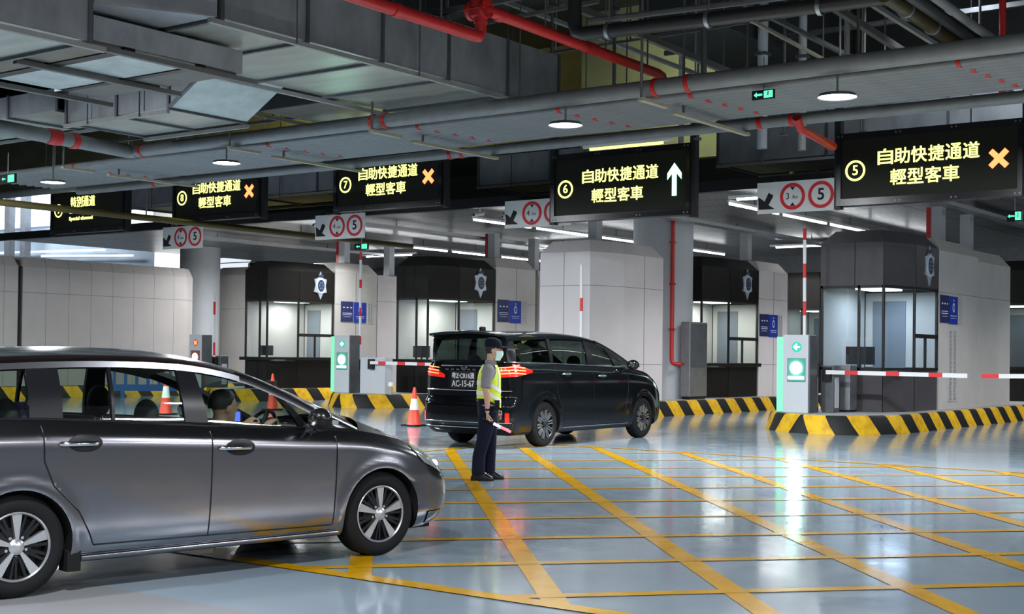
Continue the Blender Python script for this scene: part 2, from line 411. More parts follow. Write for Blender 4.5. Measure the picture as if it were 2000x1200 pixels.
# perforated canopy ceiling over the lanes
def canopy():
    m = mat('canopy_mesh', (.21, .20, .195), .30, .85); nt = m.node_tree; b = nt.nodes['Principled BSDF']
    tc = nt.nodes.new('ShaderNodeTexCoord'); mp = nt.nodes.new('ShaderNodeMapping'); mp.inputs['Rotation'].default_value = (0, 0, math.pi / 4)
    nt.links.new(tc.outputs['Object'], mp.inputs['Vector'])
    ck = nt.nodes.new('ShaderNodeTexChecker'); ck.inputs['Scale'].default_value = 9; ck.inputs['Color1'].default_value = (.48, .47, .46, 1); ck.inputs['Color2'].default_value = (.16, .16, .165, 1)
    nt.links.new(mp.outputs['Vector'], ck.inputs['Vector'])
    br = nt.nodes.new('ShaderNodeTexBrick'); br.offset = 0; br.inputs['Scale'].default_value = 1; br.inputs['Brick Width'].default_value = 2.4; br.inputs['Row Height'].default_value = 1.2; br.inputs['Mortar Size'].default_value = .03
    nt.links.new(tc.outputs['Object'], br.inputs['Vector']); br.inputs['Mortar'].default_value = (.03, .03, .03, 1)
    nt.links.new(ck.outputs['Color'], br.inputs['Color1']); nt.links.new(ck.outputs['Color'], br.inputs['Color2'])
    nt.links.new(br.outputs['Color'], b.inputs['Base Color'])
    MB().box(-42, 12, 26.9, 46, 5.26, 5.34, 'canopy_mesh').build('ceiling_canopy', kind='structure')
    MB().box(-42, 12, 26.72, 26.9, 5.18, 5.42, 'plastic_black').build('trim_3', kind='structure')
    MB().box(-42, 12, 46, 46.15, 4.6, 6.4, 'steel_dark').build('trim_4', kind='structure')
canopy()
# far hall behind the lanes: daylight high on the left, bluish cladding below, pale slatted cladding given glow for daylight
mb = MB(); mb.box(-84, -66.8, 48, 48.1, 8.75, 11.4, 'daylight'); mb.build('window_1', kind='structure')
mb = MB(); mb.box(-66.6, -60.2, 48, 48.1, 7.9, 10.2, 'daylight'); mb.build('window_2', kind='structure')
mat('hall_cladding', (.30, .36, .42), .4, .2, noise=.25, nscale=.25)
MB().box(-84, -57.2, 48.3, 48.6, 5.0, 11.4, 'hall_cladding').build('wall_hall', kind='structure')
mb = MB()
mat('hall_glow_white', (.8, .82, .85), .5, emit=(.8, .86, .95), es=.75)  # glow put in for daylight on white cladding, shared with the hall tubes
for z, x0, x1 in ((8.2, -72, -63), (7.35, -78, -64), (6.95, -70, -61.5), (7.7, -62.5, -60.5)): mb.bar((x0, 47.8, z), (x1, 47.8, z - .25), .08, .12, 'hall_glow_white')
mat('hall_glow_white', (.8, .82, .85), .5, emit=(.8, .86, .95), es=.75)
mb.build('hall_tubes', kind='structure')  # glowing bars for the tube lights in the hall
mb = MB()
for k in range(7): mb.box(-54.8, -46.5, 48.0, 48.06, 4.9 + k * .3, 4.9 + k * .3 + .25, 'hall_glow_white')
mb.build('wall_slats_glow', kind='structure')  # white cladding made to glow in place of daylight falling on it
MB().box(-85, -24, 50, 50.3, 0, 5.0, 'concrete').build('wall_far', kind='structure')
mb = MB(); mb.box(-72.6, -72.1, 47, 47.4, 5, 11.4, 'steel_dark'); mb.box(-71.0, -70.5, 47, 47.4, 5, 11.4, 'steel_dark'); mb.build('trim_7', kind='structure')
mb = MB(); mb.bar((-50.8, 47, 3.5), (-50.8, 47, 5.9), .55, .55, 'steel_dark'); mb.bar((-50.8, 47, 5.7), (-49.5, 47, 7.0), .55, .55, 'steel_dark'); mb.build('trim_5', kind='structure')

# ---------------------------------------------------------------- kerb islands
def kerb_mat():
    m = mat('kerb_stripes', (.5, .3, 0), .5, spec=.2); nt = m.node_tree; b = nt.nodes['Principled BSDF']
    uv = nt.nodes.new('ShaderNodeUVMap'); uv.uv_map = 'run'; sp = nt.nodes.new('ShaderNodeSeparateXYZ'); nt.links.new(uv.outputs[0], sp.inputs[0])
    def M(op, a, c=None, d=None):
        n = nt.nodes.new('ShaderNodeMath'); n.operation = op
        for i, v in enumerate((a, c, d)):
            if v is None: continue
            if isinstance(v, (int, float)): n.inputs[i].default_value = v
            else: nt.links.new(v, n.inputs[i])
        return n.outputs[0]
    t = M('ADD', M('ABSOLUTE', sp.outputs[0]), M('MULTIPLY', sp.outputs[1], .62))
    f = M('FRACT', M('DIVIDE', M('ADD', t, .78), 1.06)); blk = M('GREATER_THAN', f, .52)
    nz = nt.nodes.new('ShaderNodeTexNoise'); nz.inputs['Scale'].default_value = 6; nz.inputs['Detail'].default_value = 6
    tc = nt.nodes.new('ShaderNodeTexCoord'); nt.links.new(tc.outputs['Object'], nz.inputs['Vector'])
    yr = nt.nodes.new('ShaderNodeValToRGB'); yr.color_ramp.elements[0].position = .3; yr.color_ramp.elements[0].color = (.50, .27, .012, 1); yr.color_ramp.elements[1].position = .6; yr.color_ramp.elements[1].color = (.72, .43, .015, 1)
    nt.links.new(nz.outputs['Fac'], yr.inputs['Fac'])
    mx = nt.nodes.new('ShaderNodeMix'); mx.data_type = 'RGBA'; nt.links.new(blk, mx.inputs['Factor']); nt.links.new(yr.outputs[0], mx.inputs[6]); mx.inputs[7].default_value = (.012, .012, .013, 1)
    nt.links.new(mx.outputs[2], b.inputs['Base Color'])
kerb_mat()
mat('island_top', (.30, .30, .30), .7, noise=.15)
def island(label, xr, yn, width=3.2, y1=45.0, name='kerb_island'):
    """striped kerb: bull-nosed front at yn, right edge at xr"""
    nose = [(-3.22, 2.6), (-3.2, 2.0), (-3.0, 1.3), (-2.55, .65), (-2.1, .28), (-1.6, .04), (-1.1, 0), (-.75, .12), (-.43, .5), (-.2, 1.0), (-.05, 1.5), (0, 2.1)]
    base = [(-3.22, y1 - yn)] + [(-3.22, 2.6 + k * (y1 - yn - 2.6) / 6) for k in (5, 4, 3, 2, 1)] + nose + [(0, 2.1 + k * (y1 - yn - 2.1) / 6) for k in range(1, 7)]
    base = [(x * width / 3.22, y) for x, y in base]
    n = len(base); H = .38
    def inset(d):
        out = []
        for i, (x, y) in enumerate(base):
            a = Vector(base[max(i - 1, 0)]); b = Vector(base[min(i + 1, n - 1)]); t = (b - a).normalized()
            out.append((x - t.y * d, y + t.x * d))
        return out
    rings = [(0, 0.0), (.02, .06), (.10, H - .05), (.13, H - .01), (.18, H)]
    ic = min(range(n), key=lambda i: base[i][1] + abs(base[i][0] + 1.75) * .1); run = [0.0] * n
    for i in range(1, n): run[i] = run[i - 1] + (Vector(base[i]) - Vector(base[i - 1])).length
    c0 = run[ic] - .1; run = [r - c0 for r in run]
    me = bpy.data.meshes.new(name); vs, fs = [], []
    for d, z in rings: vs += [(x, y, z) for x, y in inset(d)]
    for r in range(len(rings) - 1):
        for i in range(n - 1): fs.append((r * n + i, r * n + i + 1, (r + 1) * n + i + 1, (r + 1) * n + i))
    k = len(fs); fs.append(tuple((len(rings) - 1) * n + i for i in range(n)))
    me.from_pydata(vs, [], fs); me.materials.append(MATS['kerb_stripes']); me.materials.append(MATS['island_top']); me.polygons[k].material_index = 1
    uv = me.uv_layers.new(name='run')
    for p in me.polygons:
        for li in p.loop_indices:
            vi = me.loops[li].vertex_index; uv.data[li].uv = (run[vi % n], vs[vi][2])
    me.polygons.foreach_set('use_smooth', [True] * len(me.polygons)); me.set_sharp_from_angle(angle=math.radians(35))
    o = bpy.data.objects.new(name, me); COL.objects.link(o); o.location = (xr, yn, 0)
    tag(o, label, 'kerb island')
    return o
island('yellow and black striped kerb under the grey booth with bluish glass at the right', -9.98, 25.4)
island('striped kerb island carrying the plain pink-grey cabin block, behind the black van', -17.15, 25.6)
island('striped kerb island under the green-lit kiosk left of the black van', -24.35, 27.0)
island('striped kerb island under the dark booth just above the silver car', -30.1, 27.3, 3.0)
island('striped kerb island at the long grey panelled wall, seen through the silver car windows', -35.9, 17.0, 3.6, 42)
# ================================================================ booths and blocks
mat('booth_black', (.010, .009, .008), .42, 0, noise=.15, spec=.25)
mat('booth_grey', (.075, .07, .075), .42, .1, noise=.10, spec=.35)
panel_mat('clad_pink', (.70, .655, .655), .5, 0, rows=(3.22, 1.3), noise=.04)
panel_mat('clad_grey', (.52, .50, .47), .5, 0, rows=(3.05,), noise=.06)
panel_mat('clad_wall', (.40, .375, .36), .5, .815, axis='Y', rows=(3.2,), noise=.06)

def rings_block(mb, plan, levels, m):
    """walls through (z, inset) levels over a closed plan, flat top"""
    cx = sum(p[0] for p in plan) / len(plan); cy = sum(p[1] for p in plan) / len(plan); n = len(plan)
    def ins(d):
        out = []
        for i in range(n):
            a, b, c = (Vector(plan[j % n]) for j in (i - 1, i, i + 1))
            n1 = Vector((-(b - a).y, (b - a).x)).normalized(); n2 = Vector((-(c - b).y, (c - b).x)).normalized()
            k = (n1 + n2); k = k / max(.2, k.dot(n1)); out.append((b.x + k.x * d, b.y + k.y * d))
        return out
    vs = []; L = len(levels)
    for z, d in levels: vs += [(x, y, z) for x, y in ins(d)]
    fs = [(r * n + i, r * n + (i + 1) % n, (r + 1) * n + (i + 1) % n, (r + 1) * n + i) for r in range(L - 1) for i in range(n)]
    fs += [tuple((L - 1) * n + i for i in range(n)), tuple(range(n - 1, -1, -1))]
    mb.add(vs, fs, m)

def seams(mb, pts, m='paint_black'):
    for a, b in pts: mb.bar(a, b, .012, .012, m)

def clad_block(label, plan, ztop, m, cat='cabin block', verts=(), name='cladding_block', z0=.38, cham=.22):
    root = thing(name, label, cat, (plan[0][0], plan[0][1], 0)); ox, oy = plan[0]
    pl = [(x - ox, y - oy) for x, y in plan]
    mb = MB(); rings_block(mb, pl, [(z0, 0), (ztop - .30, 0), (ztop, cham)], m)
    if verts: seams(mb, [((a - ox, b - oy, z0), (a - ox, b - oy, ztop - .3)) for a, b in verts], 'steel_dark')
    mb.build('cladding', root)
    return root

def crest(parent, y, z, h, x):
    """winged star badge with a dark oval, standing off the band"""
    mb = MB(); M = T(x, y, z) @ SIDE; w = h * .62; pts = []
    for k in range(12):
        a = math.pi / 2 + k * math.pi / 6; r = (.5 if k % 2 == 0 else .34) * h
        if k in (0, 6): r = .55 * h
        pts.append((r * math.cos(a) * .80, r * math.sin(a)))
    mb.prism(pts, 0, .03, 'crest_silver', M)
    o = mb.build('crest', parent); o['label'] = 'silver star badge with dark oval'
    mb = MB()
    for r, d0, d1, m in ((.31, .03, .045, 'crest_pale'), (.235, .045, .055, 'crest_navy')):
        mb.prism([(r * h * .8 * math.cos(2 * math.pi * k / 24), r * h * math.sin(2 * math.pi * k / 24)) for k in range(24)], d0, d1, m, M)
    for k in range(6):
        a = k * math.pi / 3; mb.prism([(.1 * h * math.cos(a) + i * .02, .12 * h * math.sin(a) + j * .02) for i, j in ((-.6, -.6), (.6, -.6), (.6, .6), (-.6, .6))], .055, .060, 'crest_silver', M)
    mb.prism([(-.13 * h, .34 * h), (.13 * h, .34 * h), (.16 * h, .44 * h), (.06 * h, .39 * h), (0, .47 * h), (-.06 * h, .39 * h), (-.16 * h, .44 * h)], .03, .05, 'crest_navy', M)
    mb.build('shield', o)

def booth(label, xr, yf, yb, w, m, inner, power, lightcol, crest_y, sill=True, monitors=()):
    root = thing('inspection_booth', label, 'booth', (xr, yf, .38)); Z = lambda z: z - .38
    L = yb - yf; ch = 1.05; plan = [(-w, 0), (-.32, 0), (0, ch), (0, L), (-w, L)]
    mb = MB(); rings_block(mb, plan, [(0, .02), (Z(1.26), .02)], m)
    seams(mb, [((-w * .55, .015, 0), (-w * .55, .015, Z(1.26))), ((-.335, .02, 0), (-.335, .02, Z(1.26))), ((-.02, ch, 0), (-.02, ch, Z(1.26)))]); mb.build('base_panel', root)
    mb = MB(); rings_block(mb, plan, [(Z(3.1), 0), (Z(4.02), 0), (Z(4.30), .24)], m)
    seams(mb, [((-w * .55, 0, Z(3.1)), (-w * .55, 0, Z(4.02))), ((-.32, 0, Z(3.1)), (-.32, 0, Z(4.02))), ((0, ch, Z(3.1)), (0, ch, Z(4.02)))]); mb.build('upper_band', root)
    if sill:
        mb = MB(); rings_block(mb, [(-w - .12, -.10), (-.28, -.12), (.10, ch - .1), (.10, L + .02), (-w - .12, L)], [(Z(1.24), 0), (Z(1.34), 0)], m); mb.build('sill_ledge', root, bevel=.01)
    mb = MB(); t = .05
    def post(x, y, z0=1.26, z1=3.1): mb.box(x - t / 2, x + t / 2, y - t / 2, y + t / 2, Z(z0), Z(z1), 'frame_dark')
    for x, y in ((-w + .03, .03), (-w * .5, .03), (-.33, .03), (-.03, ch), (-.03, L - .04), (-w + .03, L - .04)): post(x, y)
    for a, b in (((-w, .03), (-.33, .03)), ((-.33, .03), (-.03, ch)), ((-.03, ch), (-.03, L)), ((-w, L - .04), (-.03, L - .04))):
        for z in (1.3, 3.07): mb.bar((*a, Z(z)), (*b, Z(z)), .05, .06, 'frame_dark')
    mb.build('window_frame', root); mb = MB(); mb.bar((-.03, ch, Z(2.03)), (-.03, L, Z(2.03)), .05, .09, 'frame_dark'); post(-.03, lerp(ch, L, .47), 1.3, 2.03)
    mb.build('transom', root)
    def pane(a, b, z0, z1):
        a, b = Vector((*a, 0)), Vector((*b, 0)); q = MB()
        q.add([a + Vector((0, 0, Z(z0))), b + Vector((0, 0, Z(z0))), b + Vector((0, 0, Z(z1))), a + Vector((0, 0, Z(z1)))], [(0, 1, 2, 3)], 'booth_glass'); q.build('pane', root)
    pane((-w + .05, .02), (-w * .5, .02), 1.3, 3.07); pane((-w * .5, .02), (-.35, .02), 1.3, 3.07); pane((-.32, .05), (-.03, ch - .03), 1.3, 3.07)
    ym = lerp(ch, L, .47); pane((-.025, ch + .03), (-.025, L - .06), 2.06, 3.07); pane((-.025, ch + .03), (-.025, ym - .02), 1.3, 2.0); pane((-.025, ym + .02), (-.025, L - .06), 1.3, 2.0)
    mb = MB(); mb.box(-w + .02, -.05, L - .06, L - .02, Z(1.2), Z(3.1), inner); mb.box(-w, -w + .03, .08, L - .02, Z(1.2), Z(3.1), inner); mb.box(-w + .03, -.05, .1, L - .06, Z(1.22), Z(1.27), 'steel_dark'); mb.build('inner_lining', root)
    MB().box(-w * .86, -w * .42, L - .085, L - .055, Z(1.28), Z(2.85), 'booth_door').build('inner_door', root)
    mb = MB(); mb.box(-w * .75, -w * .35, L * .35, L * .75, Z(3.05), Z(3.09), 'white_glow'); mb.build('ceiling_light', root)
    area('booth_light', (xr - w * .40, yf + L * .55, 3.0), .9, power, lightcol)
    crest(root, crest_y - yf, Z(3.60), .80, .0)
    for lab, x, y, s, a in monitors:
        q = thing('monitor', lab, 'monitor', (xr + x, yf + y, 1.27), a)
        b = MB(); b.box(-.10 * s, .10 * s, -.07, .07, 0, .02, 'plastic_black'); b.box(-.02, .02, .0, .03, .02, .15, 'plastic_black'); b.build('stand', q)
        b = MB(); b.box(-.27 * s, .27 * s, -.02, .03, .12, .12 + .34 * s, 'plastic_black'); b.build('screen', q, bevel=.008)
    return root

booth('grey booth with bluish glass behind the right-hand green kiosk', -10.5, 27.9, 30.4, 1.75, 'booth_grey', 'booth_inner', 34, (.62, .76, 1.0), 29.75, False,
      [('black monitor on the counter of the grey booth with bluish glass', -1.05, .55, 1.15, .25)])
booth('black booth half hidden by the round column with the red pipe', -17.7, 33.1, 35.95, 1.5, 'booth_black', 'booth_inner', 42, (1, .97, .90), 35.2)
booth('black booth behind the black van', -24.5, 29.5, 32.25, 1.5, 'booth_black', 'booth_inner', 38, (1, .98, .93), 31.5, True,
      [('dark monitor in the booth behind the black van', -.95, .5, 1, .2)])
booth('black booth above the hood of the silver car', -30.3, 28.8, 31.4, 1.3, 'booth_black', 'booth_inner', 38, (1, .97, .92), 30.75, True,
      [('small dark monitor in the booth above the silver car', -.85, .5, .9, .2)])

# pale cladding blocks and long wall
B = clad_block('pink-grey panelled cabin block with no windows, right of the van roof', [(-19.5, 27.5), (-18.02, 27.5), (-17.74, 28.6), (-17.7, 30.45), (-19.5, 30.45)], 4.34, 'clad_pink', verts=((-18.78, 27.5), (-17.72, 29.55)))
clad_block('beige panelled block joined to the grey booth at the right edge', [(-12.3, 30.42), (-10.5, 30.42), (-10.5, 33.2), (-12.3, 33.2)], 4.30, 'clad_grey')
clad_block('far end of the beige panelled row at the right edge', [(-12.25, 33.22), (-10.55, 33.22), (-10.50, 35.8), (-12.25, 35.8)], 4.22, 'clad_grey', verts=((-10.53, 34.9),))
clad_block('beige panel block joined to the booth beside the round column', [(-19.3, 35.98), (-17.7, 35.98), (-17.7, 37.9), (-19.3, 37.9)], 4.34, 'clad_pink', verts=((-17.7, 36.95),))
clad_block('grey panel block joined to the booth behind the van', [(-26.1, 32.28), (-24.5, 32.28), (-24.5, 34.3), (-26.1, 34.3)], 4.42, 'clad_grey', verts=((-24.5, 33.3),))
clad_block('low grey panel block just left of the pink-grey cabin block', [(-26.1, 34.5), (-24.5, 34.5), (-24.5, 36.6), (-26.1, 36.6)], 4.15, 'clad_grey')
clad_block('grey panel block with two small blue posters above the left green kiosk', [(-31.7, 31.43), (-30.3, 31.43), (-30.3, 33.4), (-31.7, 33.4)], 4.40, 'clad_grey', verts=((-30.3, 32.4),))
clad_block('narrow grey panel block left of the booth behind the van', [(-31.7, 33.5), (-30.35, 33.5), (-30.35, 35.6), (-31.7, 35.6)], 4.1, 'clad_pink')
clad_block('narrow grey panel wall between the lone column and the dark booth', [(-39.0, 34.0), (-36.6, 34.0), (-36.6, 36.0), (-39.0, 36.0)], 4.6, 'clad_grey')
clad_block('long grey panelled wall behind the silver car roof', [(-38.6, 23.95), (-36.0, 23.95), (-36.0, 30.2), (-36.35, 30.75), (-38.6, 30.75)], 4.27, 'clad_wall', 'wall block', z0=.38, cham=.12)
clad_block('yellowish end of the panelled wall at the left picture edge', [(-38.6, 16.0), (-36.0, 16.0), (-36.0, 23.80), (-38.6, 23.80)], 4.27, 'clad_wall', 'wall block', z0=.38, cham=.12)
booth('dim black booth far back, right of the beige block beside the round column', -17.7, 41.0, 43.6, 1.9, 'booth_black', 'booth_inner', 6, (.8, .9, 1), 42.8)
booth('dim black booth cut off by the right picture edge', -10.5, 38.6, 41.2, 1.9, 'booth_black', 'booth_inner', 4, (.8, .9, 1), 40.4)

mb = MB(); mb.lathe([(.81, .38), (.81, 5.25)], 'column_paint', T(-18.58, 31.95, 0), 40, True); tag(mb.build('round_column', smooth=40), 'thick pale round column with the red fire pipe', 'column')
mb = MB(); mb.lathe([(.72, .38), (.72, 5.25)], 'column_paint', T(-38.5, 32.9, 0), 40, True); tag(mb.build('round_column', smooth=40), 'round column at the end of the long panelled wall', 'column')
mb = MB(); mb.box(-45.2, -43.3, 36.2, 36.6, 0, 7.4, 'white_paint'); tag(mb.build('white_pier'), 'white square pier above the long panelled wall', 'pier')
# red pipe down the column into the steel cabinet
t = thing('fire_pipe', 'red fire pipe running down the thick round column', 'pipe', (-17.9, 31.28, 0))
MB().tube([(0, 0, 5.2), (0, 0, 1.42), (.03, 0, 1.34), (.10, 0, 1.31), (.2, .12, 1.31)], .055, 'red_paint', 12).build('pipe', t, smooth=50)
mb = MB()
for z in (2.2, 3.4, 4.5): mb.box(-.07, .07, -.06, .06, z, z + .05, 'red_paint')
mb.build('clamp', t)
t = thing('steel_cabinet', 'tall brushed steel cabinet in front of the round column', 'cabinet', (-17.72, 31.45, .38))
MB().box(0, .27, 0, .95, .08, 2.05, 'steel').build('body', t, bevel=.01)
MB().box(.27, .285, .04, .91, .85, 2.0, 'steel_dark').build('door', t)
MB().box(.02, .25, .05, .9, 0, .08, 'plastic_black').build('plinth', t)
t = thing('steel_locker', 'small shiny steel box at the foot of the grey booth', 'cabinet', (-11.55, 27.35, .38))
MB().box(-.22, .22, 0, .4, .05, 1.0, 'steel').build('body', t, bevel=.01)
MB().box(-.012, .012, -.006, 0, .07, .98, 'steel_dark').build('door_gap', t); MB().box(-.2, .2, .02, .38, 0, .05, 'plastic_black').build('plinth', t)

# posts from the cabin roofs to the canopy
def roof_post(label, x, y, z0, red):
    t = thing('roof_post', label, 'post', (x, y, z0))
    MB().box(0, .26, 0, .26, 0, 5.2 - z0, 'column_paint').build('shaft', t)
    if red: MB().box(-.13, -.002, .02, .2, 0, 5.2 - z0, 'red_paint').build('riser', t)['label'] = 'red pipe strapped to the post'
    MB().box(-.05, .31, -.05, .31, -.04, 0, 'steel_dark').build('base_plate', t)
roof_post('roof post with a red pipe above the grey booth at the right', -11.35, 32.3, 4.34, True)
roof_post('plain grey roof post, right of the red-piped post above the grey booth', -11.35, 34.4, 4.26, False)
roof_post('plain grey roof post above the pink-grey cabin block', -18.75, 28.5, 4.36, False)
roof_post('plain grey roof post above the black booth beside the round column', -18.5, 36.3, 4.38, False)
roof_post('roof post with a red pipe above the booth behind the van', -25.3, 32.9, 4.46, True)
roof_post('plain grey roof post left of the pink-grey cabin block', -25.3, 35.0, 4.19, False)
roof_post('roof post with a red pipe above the two small blue posters', -31.0, 32.3, 4.44, True)
roof_post('plain grey roof post left of the booth behind the van', -31.0, 34.5, 4.14, False)

# posters
def poster(label, xr, y0, y1, z0, z1, m, kind):
    t = thing('poster', label, 'poster', (xr, (y0 + y1) / 2, (z0 + z1) / 2)); w, h = y1 - y0, z1 - z0
    MB().box(0, .02, -w / 2, w / 2, -h / 2, h / 2, m).build('board', t)
    mb = MB()
    def dash(a, b, z, hh=.02): mb.box(.02, .024, a * w, b * w, z * h - hh / 2, z * h + hh / 2, 'poster_ink')
    if kind == 'navy':
        for a in (-.35, -.05, .25): dash(a, a + .14, .2, .035)
        dash(-.38, .38, -.08, .018); dash(-.38, .38, -.16, .018); dash(-.3, .3, -.26, .012)
    else:
        M = T(.02, 0, h * .1) @ SIDE
        mb.prism([(.13 * w * math.cos(k * math.pi / 10), .17 * h * math.sin(k * math.pi / 10)) for k in range(20)], 0, .004, 'poster_ink', M)
        mb.prism([(.075 * w * math.cos(k * math.pi / 10), .11 * h * math.sin(k * math.pi / 10)) for k in range(20)], .004, .007, m, M)
        dash(-.35, .35, -.2, .016); dash(-.3, .3, -.28, .012); dash(-.06, .06, .36, .03)
    mb.build('print', t)
def notice(label, xr, y0, y1, z0, z1):
    t = thing('notice_strip', label, 'notice', (xr, (y0 + y1) / 2, (z0 + z1) / 2)); w, h = y1 - y0, z1 - z0
    MB().box(0, .012, -w / 2, w / 2, -h / 2, h / 2, 'clad_pale').build('board', t)
    mb = MB(); rnd = random.Random(3)
    for c in (-.22, .2):
        n = int(h / .09)
        for i in range(n):
            z = h * .44 - i * .09
            if z < -h * .46: break
            for k in range(3):
                a = (c - .15 + rnd.random() * .06) * w; b = (c + .08 + rnd.random() * .07) * w; mb.box(.012, .015, a, b, z - k * .026 - .009, z - k * .026, 'steel_dark')
    mb.build('lettering', t)

for nm, x, y, z0, z1, where in (('5', -10.5, 30.48, 2.36, 2.99, 'on the beige block beside the grey booth'), ('6', -17.7, 36.02, 2.13, 2.78, 'on the beige block beside the round column'),
                               ('7', -24.5, 32.36, 2.48, 3.15, 'on the block behind the black van'), ('8', -30.3, 31.70, 2.5, 3.15, 'above the left green kiosk')):
    poster('dark navy poster with white print ' + where, x, y, y + .56, z0, z1, 'poster_navy', 'navy')
    poster('bright blue poster with a pale emblem ' + where, x, y + .60, y + 1.18, z0 - .02, z1 - .01, 'poster_blue', 'blue')
    notice('narrow pale notice with dark upright lettering ' + where, x, y + 1.24, y + 1.52, z0 - .05, z1)
notice('tall pale notice column under the posters on the beige block', -10.5, 31.0, 31.7, .55, 2.28)

# ================================================================ kiosks and barriers
def kiosk(label, x, y, state):
    """gate cabinet, front face at y, left edge at x"""
    t = thing('gate_kiosk', label, 'kiosk', (x, y, .38)); w, h = .56, 1.62
    MB().box(0, w, 0, .42, 0, h, 'kiosk_grey').build('body', t, bevel=.012)
    mb = MB(); mb.box(w, w + .03, .02, .40, .0, h - .01, 'steel_dark'); mb.build('side_cover', t)
    green = state == 'green'; gm = 'led_green' if green else 'led_red'
    if green: MB().box(-.15, -.005, .02, .10, .02, h - .04, 'green_strip').build('light_strip', t)['label'] = 'glowing green edge strip'
    mb = MB(); disc(mb, w * .54, h * .845, .105, -.012, 0, 'kiosk_disc_green' if green else 'kiosk_disc_red'); o = mb.build('signal_disc', t)
    mb = MB()
    if green:
        mb.prism([(-.075, 0), (0, .07), (.02, .05), (-.012, .018), (.075, .018), (.075, -.018), (-.012, -.018), (.02, -.05), (0, -.07)], .012, .018, 'white_glow', T(w * .54, 0, h * .845) @ FRONT)
    else:
        for a in (.6, -.6): mb.prism([(-.07, -.018), (.07, -.018), (.07, .018), (-.07, .018)], .012, .018, 'led_red', T(w * .54, 0, h * .845) @ FRONT @ R(a * 1.3, 'Z'))
    mb.build('arrow' if green else 'cross', o)
    MB().box(w * .18, w * .90, -.02, 0, h * .40, h * .70, 'kiosk_panel_green' if green else 'kiosk_panel_red').build('lamp_panel', t, bevel=.006)
    mb = MB(); disc(mb, w * .54, h * .575, .125, -.035, -.02, 'kiosk_lamp' if green else 'amber_glow'); mb.build('lamp', t)
    MB().box(w * .22, w * .86, -.03, -.02, h * .43, h * .47, 'white_glow' if green else 'amber_glow').build('label_light', t)
    if green: area('kiosk_light', (x + w * .54, y - .06, .38 + h * .575), .25, 7, (.45, 1, .75), (math.radians(-90), 0, 0))





kiosk('green-lit gate kiosk on the kerb in front of the grey booth', -12.30, 26.15, 'green')
kiosk('green-lit gate kiosk on the kerb left of the black van', -26.75, 27.75, 'green')
kiosk('gate kiosk with a red cross beyond the silver car roof', -32.75, 27.6, 'red')

def striped_bar(mb, a, b, w, h, first, redlen, whitelen):
    a, b = Vector(a), Vector(b); L = (b - a).length; d = (b - a) / L; t = 0; red = False; seg = first
    while t < L - 1e-4:
        e = min(L, t + seg); mb.bar(a + d * t, a + d * e, w, h, 'red_signal' if red else 'white_paint'); t = e; red = not red; seg = redlen if red else whitelen
def housing(t, x0, x1, y0, y1, h, m='steel_dark'):
    MB().box(x0, x1, y0, y1, 0, h, m).build('housing', t, bevel=.01)
    MB().box(x1 - .02, x1 + .012, y0 + .06, y1 - .06, .1, h - .25, 'kiosk_grey').build('housing_door', t)
def barrier(label, x, y, arm_len, up, m='steel_dark', zarm=.85, first=.28, parts=(.34, .66), hx=(0, .3), both=True, direction=1):
    t = thing('barrier', label, 'barrier', (x, y, .38))
    if both: housing(t, hx[0], hx[1], .1, .42, zarm + .14, m)
    mb = MB(); cx = (hx[0] + hx[1]) / 2
    if up: striped_bar(mb, (cx, .02, zarm - .1), (cx - .02, .02, zarm + arm_len), .06, .04, first, *parts)
    else: striped_bar(mb, (cx, .02, zarm), (cx + direction * arm_len, .02, zarm - .02), .05, .085, first, *parts)
    mb.build('arm', t)
    mb = MB(); mb.box(cx - .09, cx + .09, -.0, .1, zarm - .18, zarm + .1, 'plastic_black'); mb.build('arm_clamp', t)
    return t
barrier('raised red and white barrier arm above the right-hand green kiosk', -12.25, 26.75, 3.05, True, zarm=.84, first=.50, parts=(.30, .50))
barrier('lowered red and white barrier arm in front of the grey booth', -11.62, 26.75, 2.95, False, first=.42, parts=(.28, .60), hx=(-.12, .14))
barrier('lowered barrier arm reaching in from the right picture edge', -7.1, 26.85, 1.32, False, direction=-1, first=.02, parts=(.34, .62), hx=(-.15, .15))
barrier('raised pole with a dark edge in front of the pink-grey cabin block', -17.15, 25.9, 2.42, True, zarm=.8, first=1.45, parts=(.30, 3.0), hx=(-.2, .1))
barrier('raised white barrier arm above the kiosk left of the black van', -26.45, 28.3, 3.15, True, zarm=.84, first=.62, parts=(.24, .56))
barrier('lowered barrier arm pointing at the rear of the black van', -25.35, 27.75, 2.6, False, 'kiosk_grey', .86, .3, (.28, .42), hx=(-.5, .42))
barrier('raised barrier arm by the kiosk with the red cross', -32.3, 28.1, 2.1, True, zarm=.84, first=.25, parts=(.4, .85), hx=(-.1, .3))
t = thing('bollard_light', 'small white-capped bollard on the kerb beside the van', 'bollard', (-24.62, 27.75, .38))
MB().lathe([(.055, 0), (.055, .22)], 'bracket_pale', None, 16, True).build('post', t, smooth=40); MB().lathe([(.075, .22), (.075, .30), (.05, .34)], 'white_paint', None, 16, True).build('cap', t, smooth=40)
